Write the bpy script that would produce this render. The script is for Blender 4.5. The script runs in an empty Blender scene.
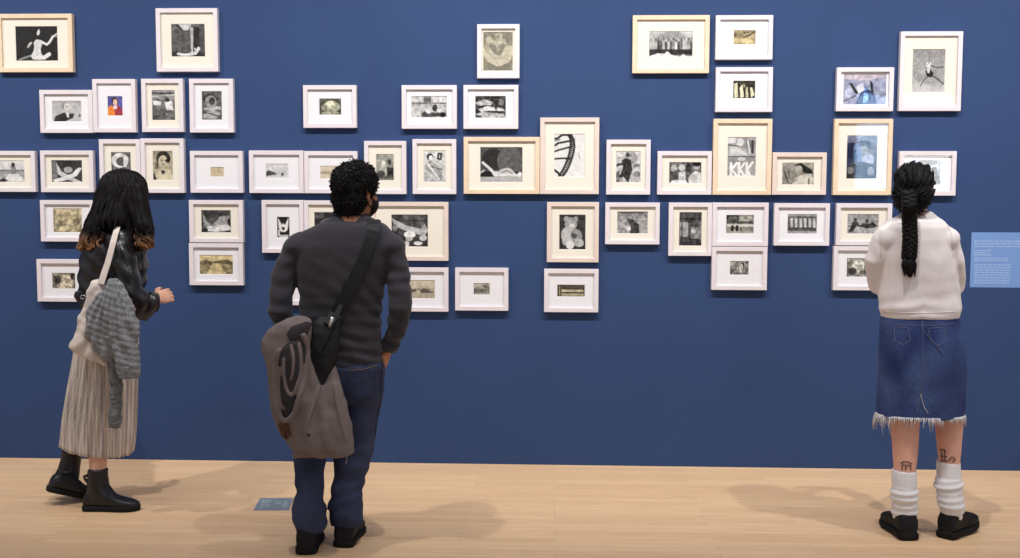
import bpy, bmesh, math, random
import numpy as np
from mathutils import Vector, Matrix, noise
from mathutils.bvhtree import BVHTree

scene = bpy.context.scene
col = scene.collection
rnd = random.Random(7)
PI = math.pi

# ------------------------------------------------------------------ camera
FPX, CAM_D, CAM_H = 1100.0, 6.28, 1.57
cam_data = bpy.data.cameras.new('camera')
cam = bpy.data.objects.new('camera', cam_data)
col.objects.link(cam)
cam_data.sensor_width = 36.0
cam_data.lens = FPX / 1020.0 * 36.0
CAM_R = (Matrix.Rotation(math.radians(2.4), 3, 'Z')
         @ Matrix.Rotation(math.radians(90 - 4.47), 3, 'X')
         @ Matrix.Rotation(math.radians(0.15), 3, 'Z'))
CAM_C = Vector((0, -CAM_D, CAM_H))
cam.matrix_world = Matrix.Translation(CAM_C) @ CAM_R.to_4x4()
scene.camera = cam

# ------------------------------------------------------------------ light
scene.view_settings.view_transform = 'Standard'
scene.view_settings.look = 'None'
scene.view_settings.gamma = 1.0
scene.view_settings.use_curve_mapping = False
scene.view_settings.exposure = 0.0

world = bpy.data.worlds.new('room_fill')
scene.world = world
world.use_nodes = True
world.node_tree.nodes['Background'].inputs[0].default_value = (0.99, 0.95, 0.97, 1)
world.node_tree.nodes['Background'].inputs[1].default_value = 0.42

def spot(x, y, z, tx, ty, tz, watts, angle=94, blend=1.0, rad=0.035, colr=(1.0, 0.965, 0.935)):
    l = bpy.data.lights.new('track_spot', 'SPOT')
    l.energy = watts
    l.spot_size = math.radians(angle)
    l.spot_blend = blend
    l.shadow_soft_size = rad
    l.color = colr
    o = bpy.data.objects.new('track_spot', l)
    col.objects.link(o)
    o.location = (x, y, z)
    o.rotation_euler = (Vector((tx, ty, tz)) - Vector((x, y, z))).to_track_quat('-Z', 'Y').to_euler()
    return o

# ceiling track running along the picture wall
for x in (-4.7, -3.3, -1.5, -0.2, 1.05, 2.4, 3.9):
    spot(x, -2.1, 3.95, x, 0.0, 1.4, 218)

# ------------------------------------------------------------------ helpers
def lin(c):
    c = c / 255.0
    return c / 12.92 if c <= 0.04045 else ((c + 0.055) / 1.055) ** 2.4
def rgb(r, g, b):
    return (lin(r), lin(g), lin(b), 1.0)
def ray(u, v):
    return (CAM_R @ Vector(((u - 510.0) / FPX, -(v - 279.0) / FPX, -1.0))).normalized()
def P(u, v, y):
    """the point of the plane y = const seen at the photograph's pixel (u, v)"""
    d = ray(u, v)
    return CAM_C + d * ((y - CAM_C.y) / d.y)
def G(u, v, z=0.0):
    d = ray(u, v)
    return CAM_C + d * ((z - CAM_C.z) / d.z)

def nmat(name):
    m = bpy.data.materials.new(name)
    m.use_nodes = True
    nt = m.node_tree
    return m, nt, nt.nodes['Principled BSDF']
def mat(name, c, rough=0.7, spec=0.3, var=0.0, vscale=8.0, bump=0.0, bscale=60.0, stretch=(1, 1, 1),
        attr=None, bdist=0.004, metallic=0.0, sheen=0.0, sss=0.0):
    m, nt, b = nmat(name)
    N, L = nt.nodes, nt.links
    b.inputs['Roughness'].default_value = rough
    b.inputs['Specular IOR Level'].default_value = spec
    b.inputs['Metallic'].default_value = metallic
    b.inputs['Base Color'].default_value = c
    if sheen: b.inputs['Sheen Weight'].default_value = sheen
    if sss:
        b.inputs['Subsurface Weight'].default_value = sss
        b.inputs['Subsurface Radius'].default_value = (0.012, 0.005, 0.003)
    tc = N.new('ShaderNodeTexCoord'); mp = N.new('ShaderNodeMapping')
    L.new(tc.outputs['Object'], mp.inputs['Vector']); mp.inputs['Scale'].default_value = stretch
    src = None
    if attr:
        a = N.new('ShaderNodeAttribute'); a.attribute_name = attr
        src = a.outputs['Color']
    if var > 0:
        n = N.new('ShaderNodeTexNoise'); n.inputs['Scale'].default_value = vscale; n.inputs['Detail'].default_value = 5
        L.new(mp.outputs['Vector'], n.inputs['Vector'])
        r = N.new('ShaderNodeMapRange')
        r.inputs['From Min'].default_value = 0.3; r.inputs['From Max'].default_value = 0.7
        r.inputs['To Min'].default_value = 1 - var; r.inputs['To Max'].default_value = 1 + var
        L.new(n.outputs['Fac'], r.inputs['Value'])
        mx = N.new('ShaderNodeMix'); mx.data_type = 'RGBA'; mx.blend_type = 'MULTIPLY'
        mx.inputs['Factor'].default_value = 1.0
        if src: L.new(src, mx.inputs['A'])
        else: mx.inputs['A'].default_value = c
        L.new(r.outputs['Result'], mx.inputs['B'])
        src = mx.outputs['Result']
    if src: L.new(src, b.inputs['Base Color'])
    if bump > 0:
        n2 = N.new('ShaderNodeTexNoise'); n2.inputs['Scale'].default_value = bscale; n2.inputs['Detail'].default_value = 4
        L.new(mp.outputs['Vector'], n2.inputs['Vector'])
        bp = N.new('ShaderNodeBump'); bp.inputs['Strength'].default_value = bump; bp.inputs['Distance'].default_value = bdist
        L.new(n2.outputs['Fac'], bp.inputs['Height']); L.new(bp.outputs['Normal'], b.inputs['Normal'])
    return m

class MB:
    """collects lofts, tubes and boxes; build() links them as one mesh object"""
    def __init__(s): s.v = []; s.f = []
    def add(s, vs, fs):
        k = len(s.v); s.v += [tuple(p) for p in vs]; s.f += [tuple(i + k for i in f) for f in fs]
    def loft(s, rings, cap=(True, True), closed=False):
        n = len(rings[0]); vs = [p for r in rings for p in r]; fs = []
        m = len(rings)
        for i in range(m if closed else m - 1):
            a, b = i * n, ((i + 1) % m) * n
            for j in range(n):
                k = (j + 1) % n
                fs.append((a + j, a + k, b + k, b + j))
        if not closed:
            if cap[0]: fs.append(tuple(range(n))[::-1])
            if cap[1]: fs.append(tuple((m - 1) * n + j for j in range(n)))
        s.add(vs, fs)
    def tube(s, pts, rad, n=12, ref=None, cap=(True, True), closed=False):
        pts = [Vector(p) for p in pts]; m = len(pts); rings = []
        up = Vector(ref) if ref else None
        prev = None
        for i in range(m):
            if closed: t = pts[(i + 1) % m] - pts[i - 1]
            else: t = pts[min(i + 1, m - 1)] - pts[max(i - 1, 0)]
            t.normalize()
            if up is not None: x = up - t * up.dot(t)
            elif prev is None:
                x = Vector((0, 0, 1)).cross(t)
                if x.length < 1e-3: x = Vector((1, 0, 0)).cross(t)
            else: x = prev - t * prev.dot(t)
            x.normalize(); prev = x; y = t.cross(x)
            r = rad[i] if isinstance(rad, list) else rad
            ra, rb = r if isinstance(r, tuple) else (r, r)
            rings.append([pts[i] + x * (ra * math.cos(2 * PI * j / n)) + y * (rb * math.sin(2 * PI * j / n)) for j in range(n)])
        s.loft(rings, cap, closed)
    def ell(s, c, r, M=None, nu=20, nv=12):
        c = Vector(c); M = M or Matrix.Identity(3); rings = []
        for i in range(nv + 1):
            a = PI * (i + 0.02) / (nv + 0.04); z = -math.cos(a); q = math.sin(a)
            rings.append([c + M @ Vector((r[0] * q * math.cos(2 * PI * j / nu), r[1] * q * math.sin(2 * PI * j / nu), r[2] * z)) for j in range(nu)])
        s.loft(rings)
    def box(s, a, b):
        x0, y0, z0 = a; x1, y1, z1 = b
        s.add([(x0, y0, z0), (x1, y0, z0), (x1, y1, z0), (x0, y1, z0), (x0, y0, z1), (x1, y0, z1), (x1, y1, z1), (x0, y1, z1)],
              [(0, 3, 2, 1), (4, 5, 6, 7), (0, 1, 5, 4), (1, 2, 6, 5), (2, 3, 7, 6), (3, 0, 4, 7)])
    def rows(s, rows, y0, inset=0.0, n=36, cap=(True, True), p=2.0, fn=None):
        """rows (v, uL, uR, half depth[, dy]) in photo pixels on the plane y0 -> stacked horizontal rings"""
        rings = []
        for r in rows:
            v, a, b, d = r[:4]; dy = r[4] if len(r) > 4 else 0.0; tl = r[5] if len(r) > 5 else 0.0
            A, B = P(a, v - tl, y0 + dy), P(b, v + tl, y0 + dy)
            c = (A + B) / 2; h = (B - A) / 2
            hw = max(h.length - inset, 0.004); dd = max(d - inset, 0.004); hd = h.normalized()
            ring = []
            for j in range(n):
                t = 2 * PI * j / n; cx, sy = math.cos(t), math.sin(t)
                cx = math.copysign(abs(cx) ** (2 / p), cx); sy = math.copysign(abs(sy) ** (2 / p), sy)
                q = c + hd * (hw * cx) + Vector((0, 1, 0)) * (dd * sy)
                if fn: q = fn(q, c, t, v)
                ring.append(q)
            rings.append(ring)
        # counter-clockwise seen from above needs the rings bottom-up
        s.loft(rings[::-1], cap)
    def mesh(s, name):
        me = bpy.data.meshes.new(name); me.from_pydata(s.v, [], s.f); me.validate(); me.update()
        return me
    def build(s, name, m, parent=None, smooth=True, bevel=0.0, recalc=True):
        return link(name, s.mesh(name), m, parent, smooth, bevel, recalc)

def link(name, me, m, parent=None, smooth=True, bevel=0.0, recalc=True):
    o = bpy.data.objects.new(name, me); col.objects.link(o)
    if m: me.materials.clear(); me.materials.append(m)
    if recalc:
        bm = bmesh.new(); bm.from_mesh(me); bmesh.ops.recalc_face_normals(bm, faces=bm.faces); bm.to_mesh(me); bm.free()
    if smooth: me.polygons.foreach_set('use_smooth', [True] * len(me.polygons))
    if bevel:
        md = o.modifiers.new('bevel', 'BEVEL'); md.width = bevel; md.segments = 2; md.limit_method = 'ANGLE'
    if parent:
        o.parent = parent
        o.matrix_parent_inverse = Matrix.Translation(-world_loc(parent))
    return o
def world_loc(o):
    p = Vector(o.location)
    if o.parent: p = o.matrix_parent_inverse @ p + world_loc(o.parent)
    return p

def fuse(mb, voxel=0.006, smooth=6, fac=0.5):
    """one continuous skin over overlapping solids"""
    me = mb.mesh('raw'); bm = bmesh.new(); bm.from_mesh(me)
    bmesh.ops.recalc_face_normals(bm, faces=bm.faces); bm.to_mesh(me); bm.free()
    o = bpy.data.objects.new('raw', me); col.objects.link(o)
    r = o.modifiers.new('r', 'REMESH'); r.mode = 'VOXEL'; r.voxel_size = voxel
    if smooth:
        sm = o.modifiers.new('s', 'SMOOTH'); sm.iterations = smooth; sm.factor = fac
    dg = bpy.context.evaluated_depsgraph_get()
    out = bpy.data.meshes.new_from_object(o.evaluated_get(dg))
    bpy.data.objects.remove(o); bpy.data.meshes.remove(me)
    return out
def displace(me, fn):
    me.update()
    nrm = [v.normal.copy() for v in me.vertices]
    for v, n in zip(me.vertices, nrm):
        v.co += n * fn(v.co, n)
    me.update()
def bvh(me):
    return BVHTree.FromPolygons([v.co.copy() for v in me.vertices], [tuple(p.vertices) for p in me.polygons])
def on(tree, u, v, off=0.003):
    d = ray(u, v); h = tree.ray_cast(CAM_C, d)
    if h[0] is None: return None
    n = h[1] if h[1].dot(d) < 0 else -h[1]
    return h[0] + n * off
def paint(me, fn, name='Col'):
    a = me.color_attributes.new(name, 'FLOAT_COLOR', 'POINT')
    buf = []
    for v in me.vertices: buf += list(fn(v.co))
    a.data.foreach_set('color', buf)

def empty(name, loc, label, cat, group=None):
    o = bpy.data.objects.new(name, None); col.objects.link(o); o.location = loc
    o.empty_display_size = 0.1
    return tag(o, label, cat, group)
def tag(o, label, cat, group=None):
    o['label'] = label; o['category'] = cat
    if group: o['group'] = group
    return o
def fbm(p, s, seed=0.0):
    return noise.noise(Vector((p[0] * s + seed, p[1] * s - seed, p[2] * s + 2 * seed)))

# ------------------------------------------------------------------ setting
def wall_material():
    return mat('blue_wall_paint', rgb(51, 71, 111), 0.75, 0.12, var=0.035, vscale=2.5, bump=0.25, bscale=240, bdist=0.002)
M_wall = wall_material()

def floor_material():
    m, nt, b = nmat('maple_floor')
    N, L = nt.nodes, nt.links
    tc = N.new('ShaderNodeTexCoord')
    br = N.new('ShaderNodeTexBrick')
    br.offset = 0.37; br.squash = 1.0
    br.inputs['Scale'].default_value = 1.0
    br.inputs['Brick Width'].default_value = 1.15
    br.inputs['Row Height'].default_value = 0.057
    br.inputs['Mortar Size'].default_value = 0.0006
    br.inputs['Mortar Smooth'].default_value = 0.3
    br.inputs['Bias'].default_value = -0.15
    br.inputs['Color1'].default_value = rgb(232, 197, 157)
    br.inputs['Color2'].default_value = rgb(222, 185, 146)
    br.inputs['Mortar'].default_value = rgb(170, 135, 100)
    L.new(tc.outputs['Object'], br.inputs['Vector'])
    mp = N.new('ShaderNodeMapping'); mp.inputs['Scale'].default_value = (1.2, 26, 1)
    L.new(tc.outputs['Object'], mp.inputs['Vector'])
    n = N.new('ShaderNodeTexNoise'); n.inputs['Scale'].default_value = 3.0; n.inputs['Detail'].default_value = 7; n.inputs['Roughness'].default_value = 0.62
    L.new(mp.outputs['Vector'], n.inputs['Vector'])
    r = N.new('ShaderNodeMapRange'); r.inputs['From Min'].default_value = 0.28; r.inputs['From Max'].default_value = 0.72
    r.inputs['To Min'].default_value = 0.87; r.inputs['To Max'].default_value = 1.1
    L.new(n.outputs['Fac'], r.inputs['Value'])
    mx = N.new('ShaderNodeMix'); mx.data_type = 'RGBA'; mx.blend_type = 'MULTIPLY'; mx.inputs['Factor'].default_value = 1
    L.new(br.outputs['Color'], mx.inputs['A']); L.new(r.outputs['Result'], mx.inputs['B'])
    # sparse dark mineral streaks
    mp2 = N.new('ShaderNodeMapping'); mp2.inputs['Scale'].default_value = (2.2, 30, 1)
    L.new(tc.outputs['Object'], mp2.inputs['Vector'])
    n2 = N.new('ShaderNodeTexNoise'); n2.inputs['Scale'].default_value = 1.1; n2.inputs['Detail'].default_value = 2
    L.new(mp2.outputs['Vector'], n2.inputs['Vector'])
    r2 = N.new('ShaderNodeMapRange'); r2.inputs['From Min'].default_value = 0.70; r2.inputs['From Max'].default_value = 0.80
    r2.inputs['To Min'].default_value = 0.0; r2.inputs['To Max'].default_value = 0.45
    L.new(n2.outputs['Fac'], r2.inputs['Value'])
    mx2 = N.new('ShaderNodeMix'); mx2.data_type = 'RGBA'; mx2.inputs['B'].default_value = rgb(150, 105, 70)
    L.new(r2.outputs['Result'], mx2.inputs['Factor']); L.new(mx.outputs['Result'], mx2.inputs['A'])
    L.new(mx2.outputs['Result'], b.inputs['Base Color'])
    b.inputs['Roughness'].default_value = 0.42
    b.inputs['Specular IOR Level'].default_value = 0.28
    return m

def structure(o):
    o['kind'] = 'structure'; return o
mb = MB(); mb.box((-9.5, 0, -0.02), (9.5, 0.15, 4.6)); structure(mb.build('wall_back', M_wall, smooth=False))
mb = MB(); mb.box((-9.5, -14.0, -0.08), (9.5, -0.003, 0.0)); structure(mb.build('floor', floor_material(), smooth=False))
# far side of the gallery: pale wall with a daylight window, seen only in the picture glass
M_far = mat('pale_far_wall', rgb(150, 150, 152), 0.8)
wx0, wx1, wz0, wz1 = 5.35, 7.75, 1.62, 3.40
mb = MB()
mb.box((-7.5, -14.15, -0.02), (wx0, -14.0, 4.6)); mb.box((wx1, -14.15, -0.02), (9.5, -14.0, 4.6))
mb.box((wx0, -14.15, -0.02), (wx1, -14.0, wz0)); mb.box((wx0, -14.15, wz1), (wx1, -14.0, 4.6))
structure(mb.build('wall_front', M_far, smooth=False))
def glow(name, c, s):
    m, nt, b = nmat(name); b.inputs['Base Color'].default_value = (0, 0, 0, 1)
    b.inputs['Emission Color'].default_value = c; b.inputs['Emission Strength'].default_value = s
    return m
M_dark_bar = mat('dark_window_bar', rgb(40, 42, 48), 0.5)
mb = MB()
for a, b in ((wx0, wx0 + 0.05), (6.02, 6.08), (7.10, 7.16), (7.28, 7.40), (wx1 - 0.05, wx1)):
    mb.box((a, -14.1, wz0), (b, -14.02, wz1))
mb.box((wx0, -14.1, wz0), (wx1, -14.02, wz0 + 0.05)); mb.box((wx0, -14.1, wz1 - 0.05), (wx1, -14.02, wz1))
win = structure(mb.build('window_1', M_dark_bar, smooth=False))
mb = MB(); mb.box((wx0, -14.09, wz0), (6.05, -14.08, wz1)); mb.build('pane', glow('blue_daylight', (0.45, 0.68, 1.0, 1), 12.0), win, smooth=False)
mb = MB(); mb.box((6.05, -14.09, wz0), (wx1, -14.08, wz1)); mb.build('pane', glow('white_daylight', (0.9, 0.96, 1.0, 1), 14.0), win, smooth=False)
# ------------------------------------------------------------------ framed pictures
def wood(name, c, var, c2=None):
    return mat(name, c, 0.5, 0.3, var=var, vscale=14, stretch=(1, 1, 1), bump=0.08, bscale=120, bdist=0.001)
M_frame = {'w': wood('whitewashed_wood', rgb(219, 212, 217), 0.03),
           'p': wood('pale_pink_wood', rgb(217, 201, 192), 0.05),
           'm': wood('maple_frame_wood', rgb(224, 202, 175), 0.06)}
M_mat = {'w': mat('white_mat_board', rgb(231, 231, 236), 0.9, 0.1), 'c': mat('cream_mat_board', rgb(232, 227, 215), 0.9, 0.1)}
M_print = mat('photo_print', (1, 1, 1, 1), 0.55, 0.2, attr='Col')
def glass_material():
    m = bpy.data.materials.new('picture_glass'); m.use_nodes = True
    nt = m.node_tree; N, L = nt.nodes, nt.links; N.clear()
    out = N.new('ShaderNodeOutputMaterial'); mix = N.new('ShaderNodeMixShader'); fr = N.new('ShaderNodeFresnel')
    t = N.new('ShaderNodeBsdfTransparent'); g = N.new('ShaderNodeBsdfGlossy')
    fr.inputs['IOR'].default_value = 1.5; g.inputs['Roughness'].default_value = 0.03
    t.inputs['Color'].default_value = (0.985, 0.985, 0.985, 1)
    ge = N.new('ShaderNodeNewGeometry'); sub = N.new('ShaderNodeMath'); sub.operation = 'SUBTRACT'; sub.use_clamp = True
    L.new(fr.outputs[0], sub.inputs[0]); L.new(ge.outputs['Backfacing'], sub.inputs[1])
    L.new(sub.outputs[0], mix.inputs[0]); L.new(t.outputs[0], mix.inputs[1]); L.new(g.outputs[0], mix.inputs[2])
    L.new(mix.outputs[0], out.inputs[0])
    return m
M_glass = glass_material()

def raster(ops, w, h, seed, tint=None):
    """draw a small picture: ellipses, polygons, strokes, tone gradients and grain -> h x w x 3"""
    S = 3; W, H = w * S, h * S
    X, Y = np.meshgrid((np.arange(W) + 0.5) / W, (np.arange(H) + 0.5) / H)
    A = np.full((H, W, 3), 0.5); asp = W / H
    rg = np.random.RandomState(seed)
    def nz(fx, fy):
        g = rg.rand(int(fy) + 3, int(fx) + 3)
        gx, gy = X * fx, Y * fy; i, j = gx.astype(int), gy.astype(int); a, b = gx - i, gy - j
        a = a * a * (3 - 2 * a); b = b * b * (3 - 2 * b)
        return (g[j, i] * (1 - a) + g[j, i + 1] * a) * (1 - b) + (g[j + 1, i] * (1 - a) + g[j + 1, i + 1] * a) * b - 0.5
    def put(mask, c):
        c = np.array(c if isinstance(c, (tuple, list)) else (c, c, c)); A[mask] = c
    def inside(pts):
        m = np.zeros((H, W), bool); n = len(pts)
        for i in range(n):
            (x0, y0), (x1, y1) = pts[i], pts[(i + 1) % n]
            if y0 == y1: continue
            m ^= ((y0 > Y) != (y1 > Y)) & (X < (x1 - x0) * (Y - y0) / (y1 - y0) + x0)
        return m
    for o in ops:
        k = o[0]
        if k == 'bg': put(np.ones((H, W), bool), o[1])
        elif k == 'g':   # vertical gradient between rows
            y0, y1, a, b = o[1:5]; t = np.clip((Y - y0) / (y1 - y0), 0, 1); m = (Y >= y0) & (Y <= y1)
            A[m] = (a + (b - a) * t)[m][:, None]
        elif k == 'r': x0, y0, x1, y1, c = o[1:6]; put((X >= x0) & (X <= x1) & (Y >= y0) & (Y <= y1), c)
        elif k == 'e':
            cx, cy, rx, ry, c = o[1:6]; an = math.radians(o[6]) if len(o) > 6 else 0
            dx, dy = (X - cx) * asp, Y - cy; p, q = dx * math.cos(an) + dy * math.sin(an), -dx * math.sin(an) + dy * math.cos(an)
            put((p / (rx * asp)) ** 2 + (q / ry) ** 2 <= 1, c)
        elif k == 'p': put(inside(o[1]), o[2])
        elif k == 'l':
            pts, wd, c = o[1:4]
            for (x0, y0), (x1, y1) in zip(pts, pts[1:]):
                dx, dy = (x1 - x0) * asp, y1 - y0; q = dx * dx + dy * dy + 1e-9
                t = np.clip((((X - x0) * asp) * dx + (Y - y0) * dy) / q, 0, 1)
                put(np.hypot((X - x0) * asp - t * dx, Y - y0 - t * dy) <= wd / 2, c)
        elif k == 'n': A += (nz(o[1], o[2]) * o[3])[:, :, None]
        elif k == 'crowd':  # many small figures in a band
            x0, y0, x1, y1, cnt, lo, hi = o[1:8]
            for i in range(cnt):
                x = x0 + (x1 - x0) * (i + 0.5) / cnt; c = lo + (hi - lo) * rg.rand(); yy = y0 + (y1 - y0) * 0.15 * rg.rand()
                bw = (x1 - x0) / cnt * 0.42
                put((abs(X - x) < bw) & (Y > yy + (y1 - y0) * 0.2) & (Y < y1), c)
                put(((X - x) / (bw * 0.7)) ** 2 + ((Y - yy - (y1 - y0) * 0.12) / ((y1 - y0) * 0.13)) ** 2 < 1, lo + (hi - lo) * rg.rand())
    if len(ops) > 4:   # fine photographic texture: mottling, edges and grain
        k = 0.35 + 0.65 * np.sin(np.pi * np.clip(A, 0, 1))
        A = A + (nz(w / 5, h / 5) * .10 + nz(w / 2.6, h / 2.6) * .13)[:, :, None] * k
    A = np.clip(A, 0.02, 0.97).reshape(h, S, w, S, 3).mean(axis=(1, 3))
    if tint: A = A * np.array(tint)
    return np.clip(A, 0.02, 0.97)

DEPTH, BAR = 0.036, 0.0245
wall_tree = None
def framed(rect, fk, mk, pr, ops, label, seed, tint=None, tilt=0.0):
    u0, v0, u1, v1 = rect
    yf = -DEPTH
    a, b, c, d = P(u0, (v0 + v1) / 2, yf), P(u1, (v0 + v1) / 2, yf), P((u0 + u1) / 2, v0, yf), P((u0 + u1) / 2, v1, yf)
    x0, x1, z1, z0 = a.x + 0.0006, b.x - 0.0006, c.z - 0.0006, d.z + 0.0006
    cx, cz = (x0 + x1) / 2, (z0 + z1) / 2
    root = empty('picture_frame', (cx, 0, cz), label, 'picture frame', 'framed pictures hung on the blue wall')
    hw, hh = (x1 - x0) / 2, (z1 - z0) / 2
    def ring(w0, h0, w1, h1, y0, y1):
        """rectangular ring with mitred corners, between outer half size and inner half size"""
        m = MB(); vs = []
        for y in (y0, y1):
            for (w, h) in ((w0, h0), (w1, h1)):
                vs += [(cx - w, y, cz - h), (cx + w, y, cz - h), (cx + w, y, cz + h), (cx - w, y, cz + h)]
        fs = []
        for i in range(4):
            j = (i + 1) % 4
            fs += [(i, j, 4 + j, 4 + i), (8 + i, 12 + i, 12 + j, 8 + j), (i, 8 + i, 8 + j, j), (4 + i, 4 + j, 12 + j, 12 + i)]
        m.add(vs, fs); return m
    ring(hw, hh, hw - BAR, hh - BAR, yf, -0.0005).build('moulding', M_frame[fk], root, smooth=False, bevel=0.0016)
    # print opening
    p0, p1, q0, q1 = P(pr[0], (pr[1] + pr[3]) / 2, -0.021), P(pr[2], (pr[1] + pr[3]) / 2, -0.021), P((pr[0] + pr[2]) / 2, pr[1], -0.021), P((pr[0] + pr[2]) / 2, pr[3], -0.021)
    px0, px1, pz1, pz0 = p0.x, p1.x, q0.z, q1.z
    mm = MB(); iw, ih = hw - BAR + 0.001, hh - BAR + 0.001; ym, yb = -0.021, -0.0185
    vs, fs = [], []
    outer = [(cx - iw, cz - ih), (cx + iw, cz - ih), (cx + iw, cz + ih), (cx - iw, cz + ih)]
    e = 0.0022
    inner = [(px0, pz0), (px1, pz0), (px1, pz1), (px0, pz1)]
    inb = [(px0 + e, pz0 + e), (px1 - e, pz0 + e), (px1 - e, pz1 - e), (px0 + e, pz1 - e)]
    for q, y in ((outer, ym), (inner, ym), (inb, yb), (outer, yb)): vs += [(x, y, z) for x, z in q]
    for i in range(4):
        j = (i + 1) % 4
        for k in range(4):
            l = (k + 1) % 4
            fs.append((k * 4 + i, k * 4 + j, l * 4 + j, l * 4 + i))
    mm.add(vs, fs); mm.build('mat_board', M_mat[mk], root, smooth=False)
    # the print: a sheet whose tones are vertex colours
    w = max(10, int((pr[2] - pr[0]) * 2.1)); h = max(10, int((pr[3] - pr[1]) * 2.1))
    A = raster(ops, w, h, seed, tint)
    vs, fs = [], []
    for j in range(h):
        for i in range(w):
            vs.append((px0 + (px1 - px0) * i / (w - 1), -0.0178, pz1 + (pz0 - pz1) * j / (h - 1)))
    for j in range(h - 1):
        for i in range(w - 1):
            k = j * w + i; fs.append((k, k + w, k + w + 1, k + 1))
    m2 = MB(); m2.add(vs, fs); me = m2.mesh('photo_print')
    at = me.color_attributes.new('Col', 'FLOAT_COLOR', 'POINT')
    L = np.where(A <= 0.04045, A / 12.92, ((A + 0.055) / 1.055) ** 2.4)
    L = np.concatenate([L * 0.92, np.ones((h, w, 1))], axis=2)
    at.data.foreach_set('color', L.reshape(-1).astype(np.float32))
    link('photo_print', me, M_print, root)
    gy = -0.0290
    # a single optical face keeps the pane one clean reflection
    gm = MB(); t = math.radians(tilt); dz = math.tan(t) * ih
    gm.add([(cx - iw, gy - dz, cz - ih), (cx + iw, gy - dz, cz - ih), (cx + iw, gy + dz, cz + ih), (cx - iw, gy + dz, cz + ih)], [(0, 1, 2, 3)])
    gm.build('glass_pane', M_glass, root, smooth=False, recalc=False)
    return root

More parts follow.
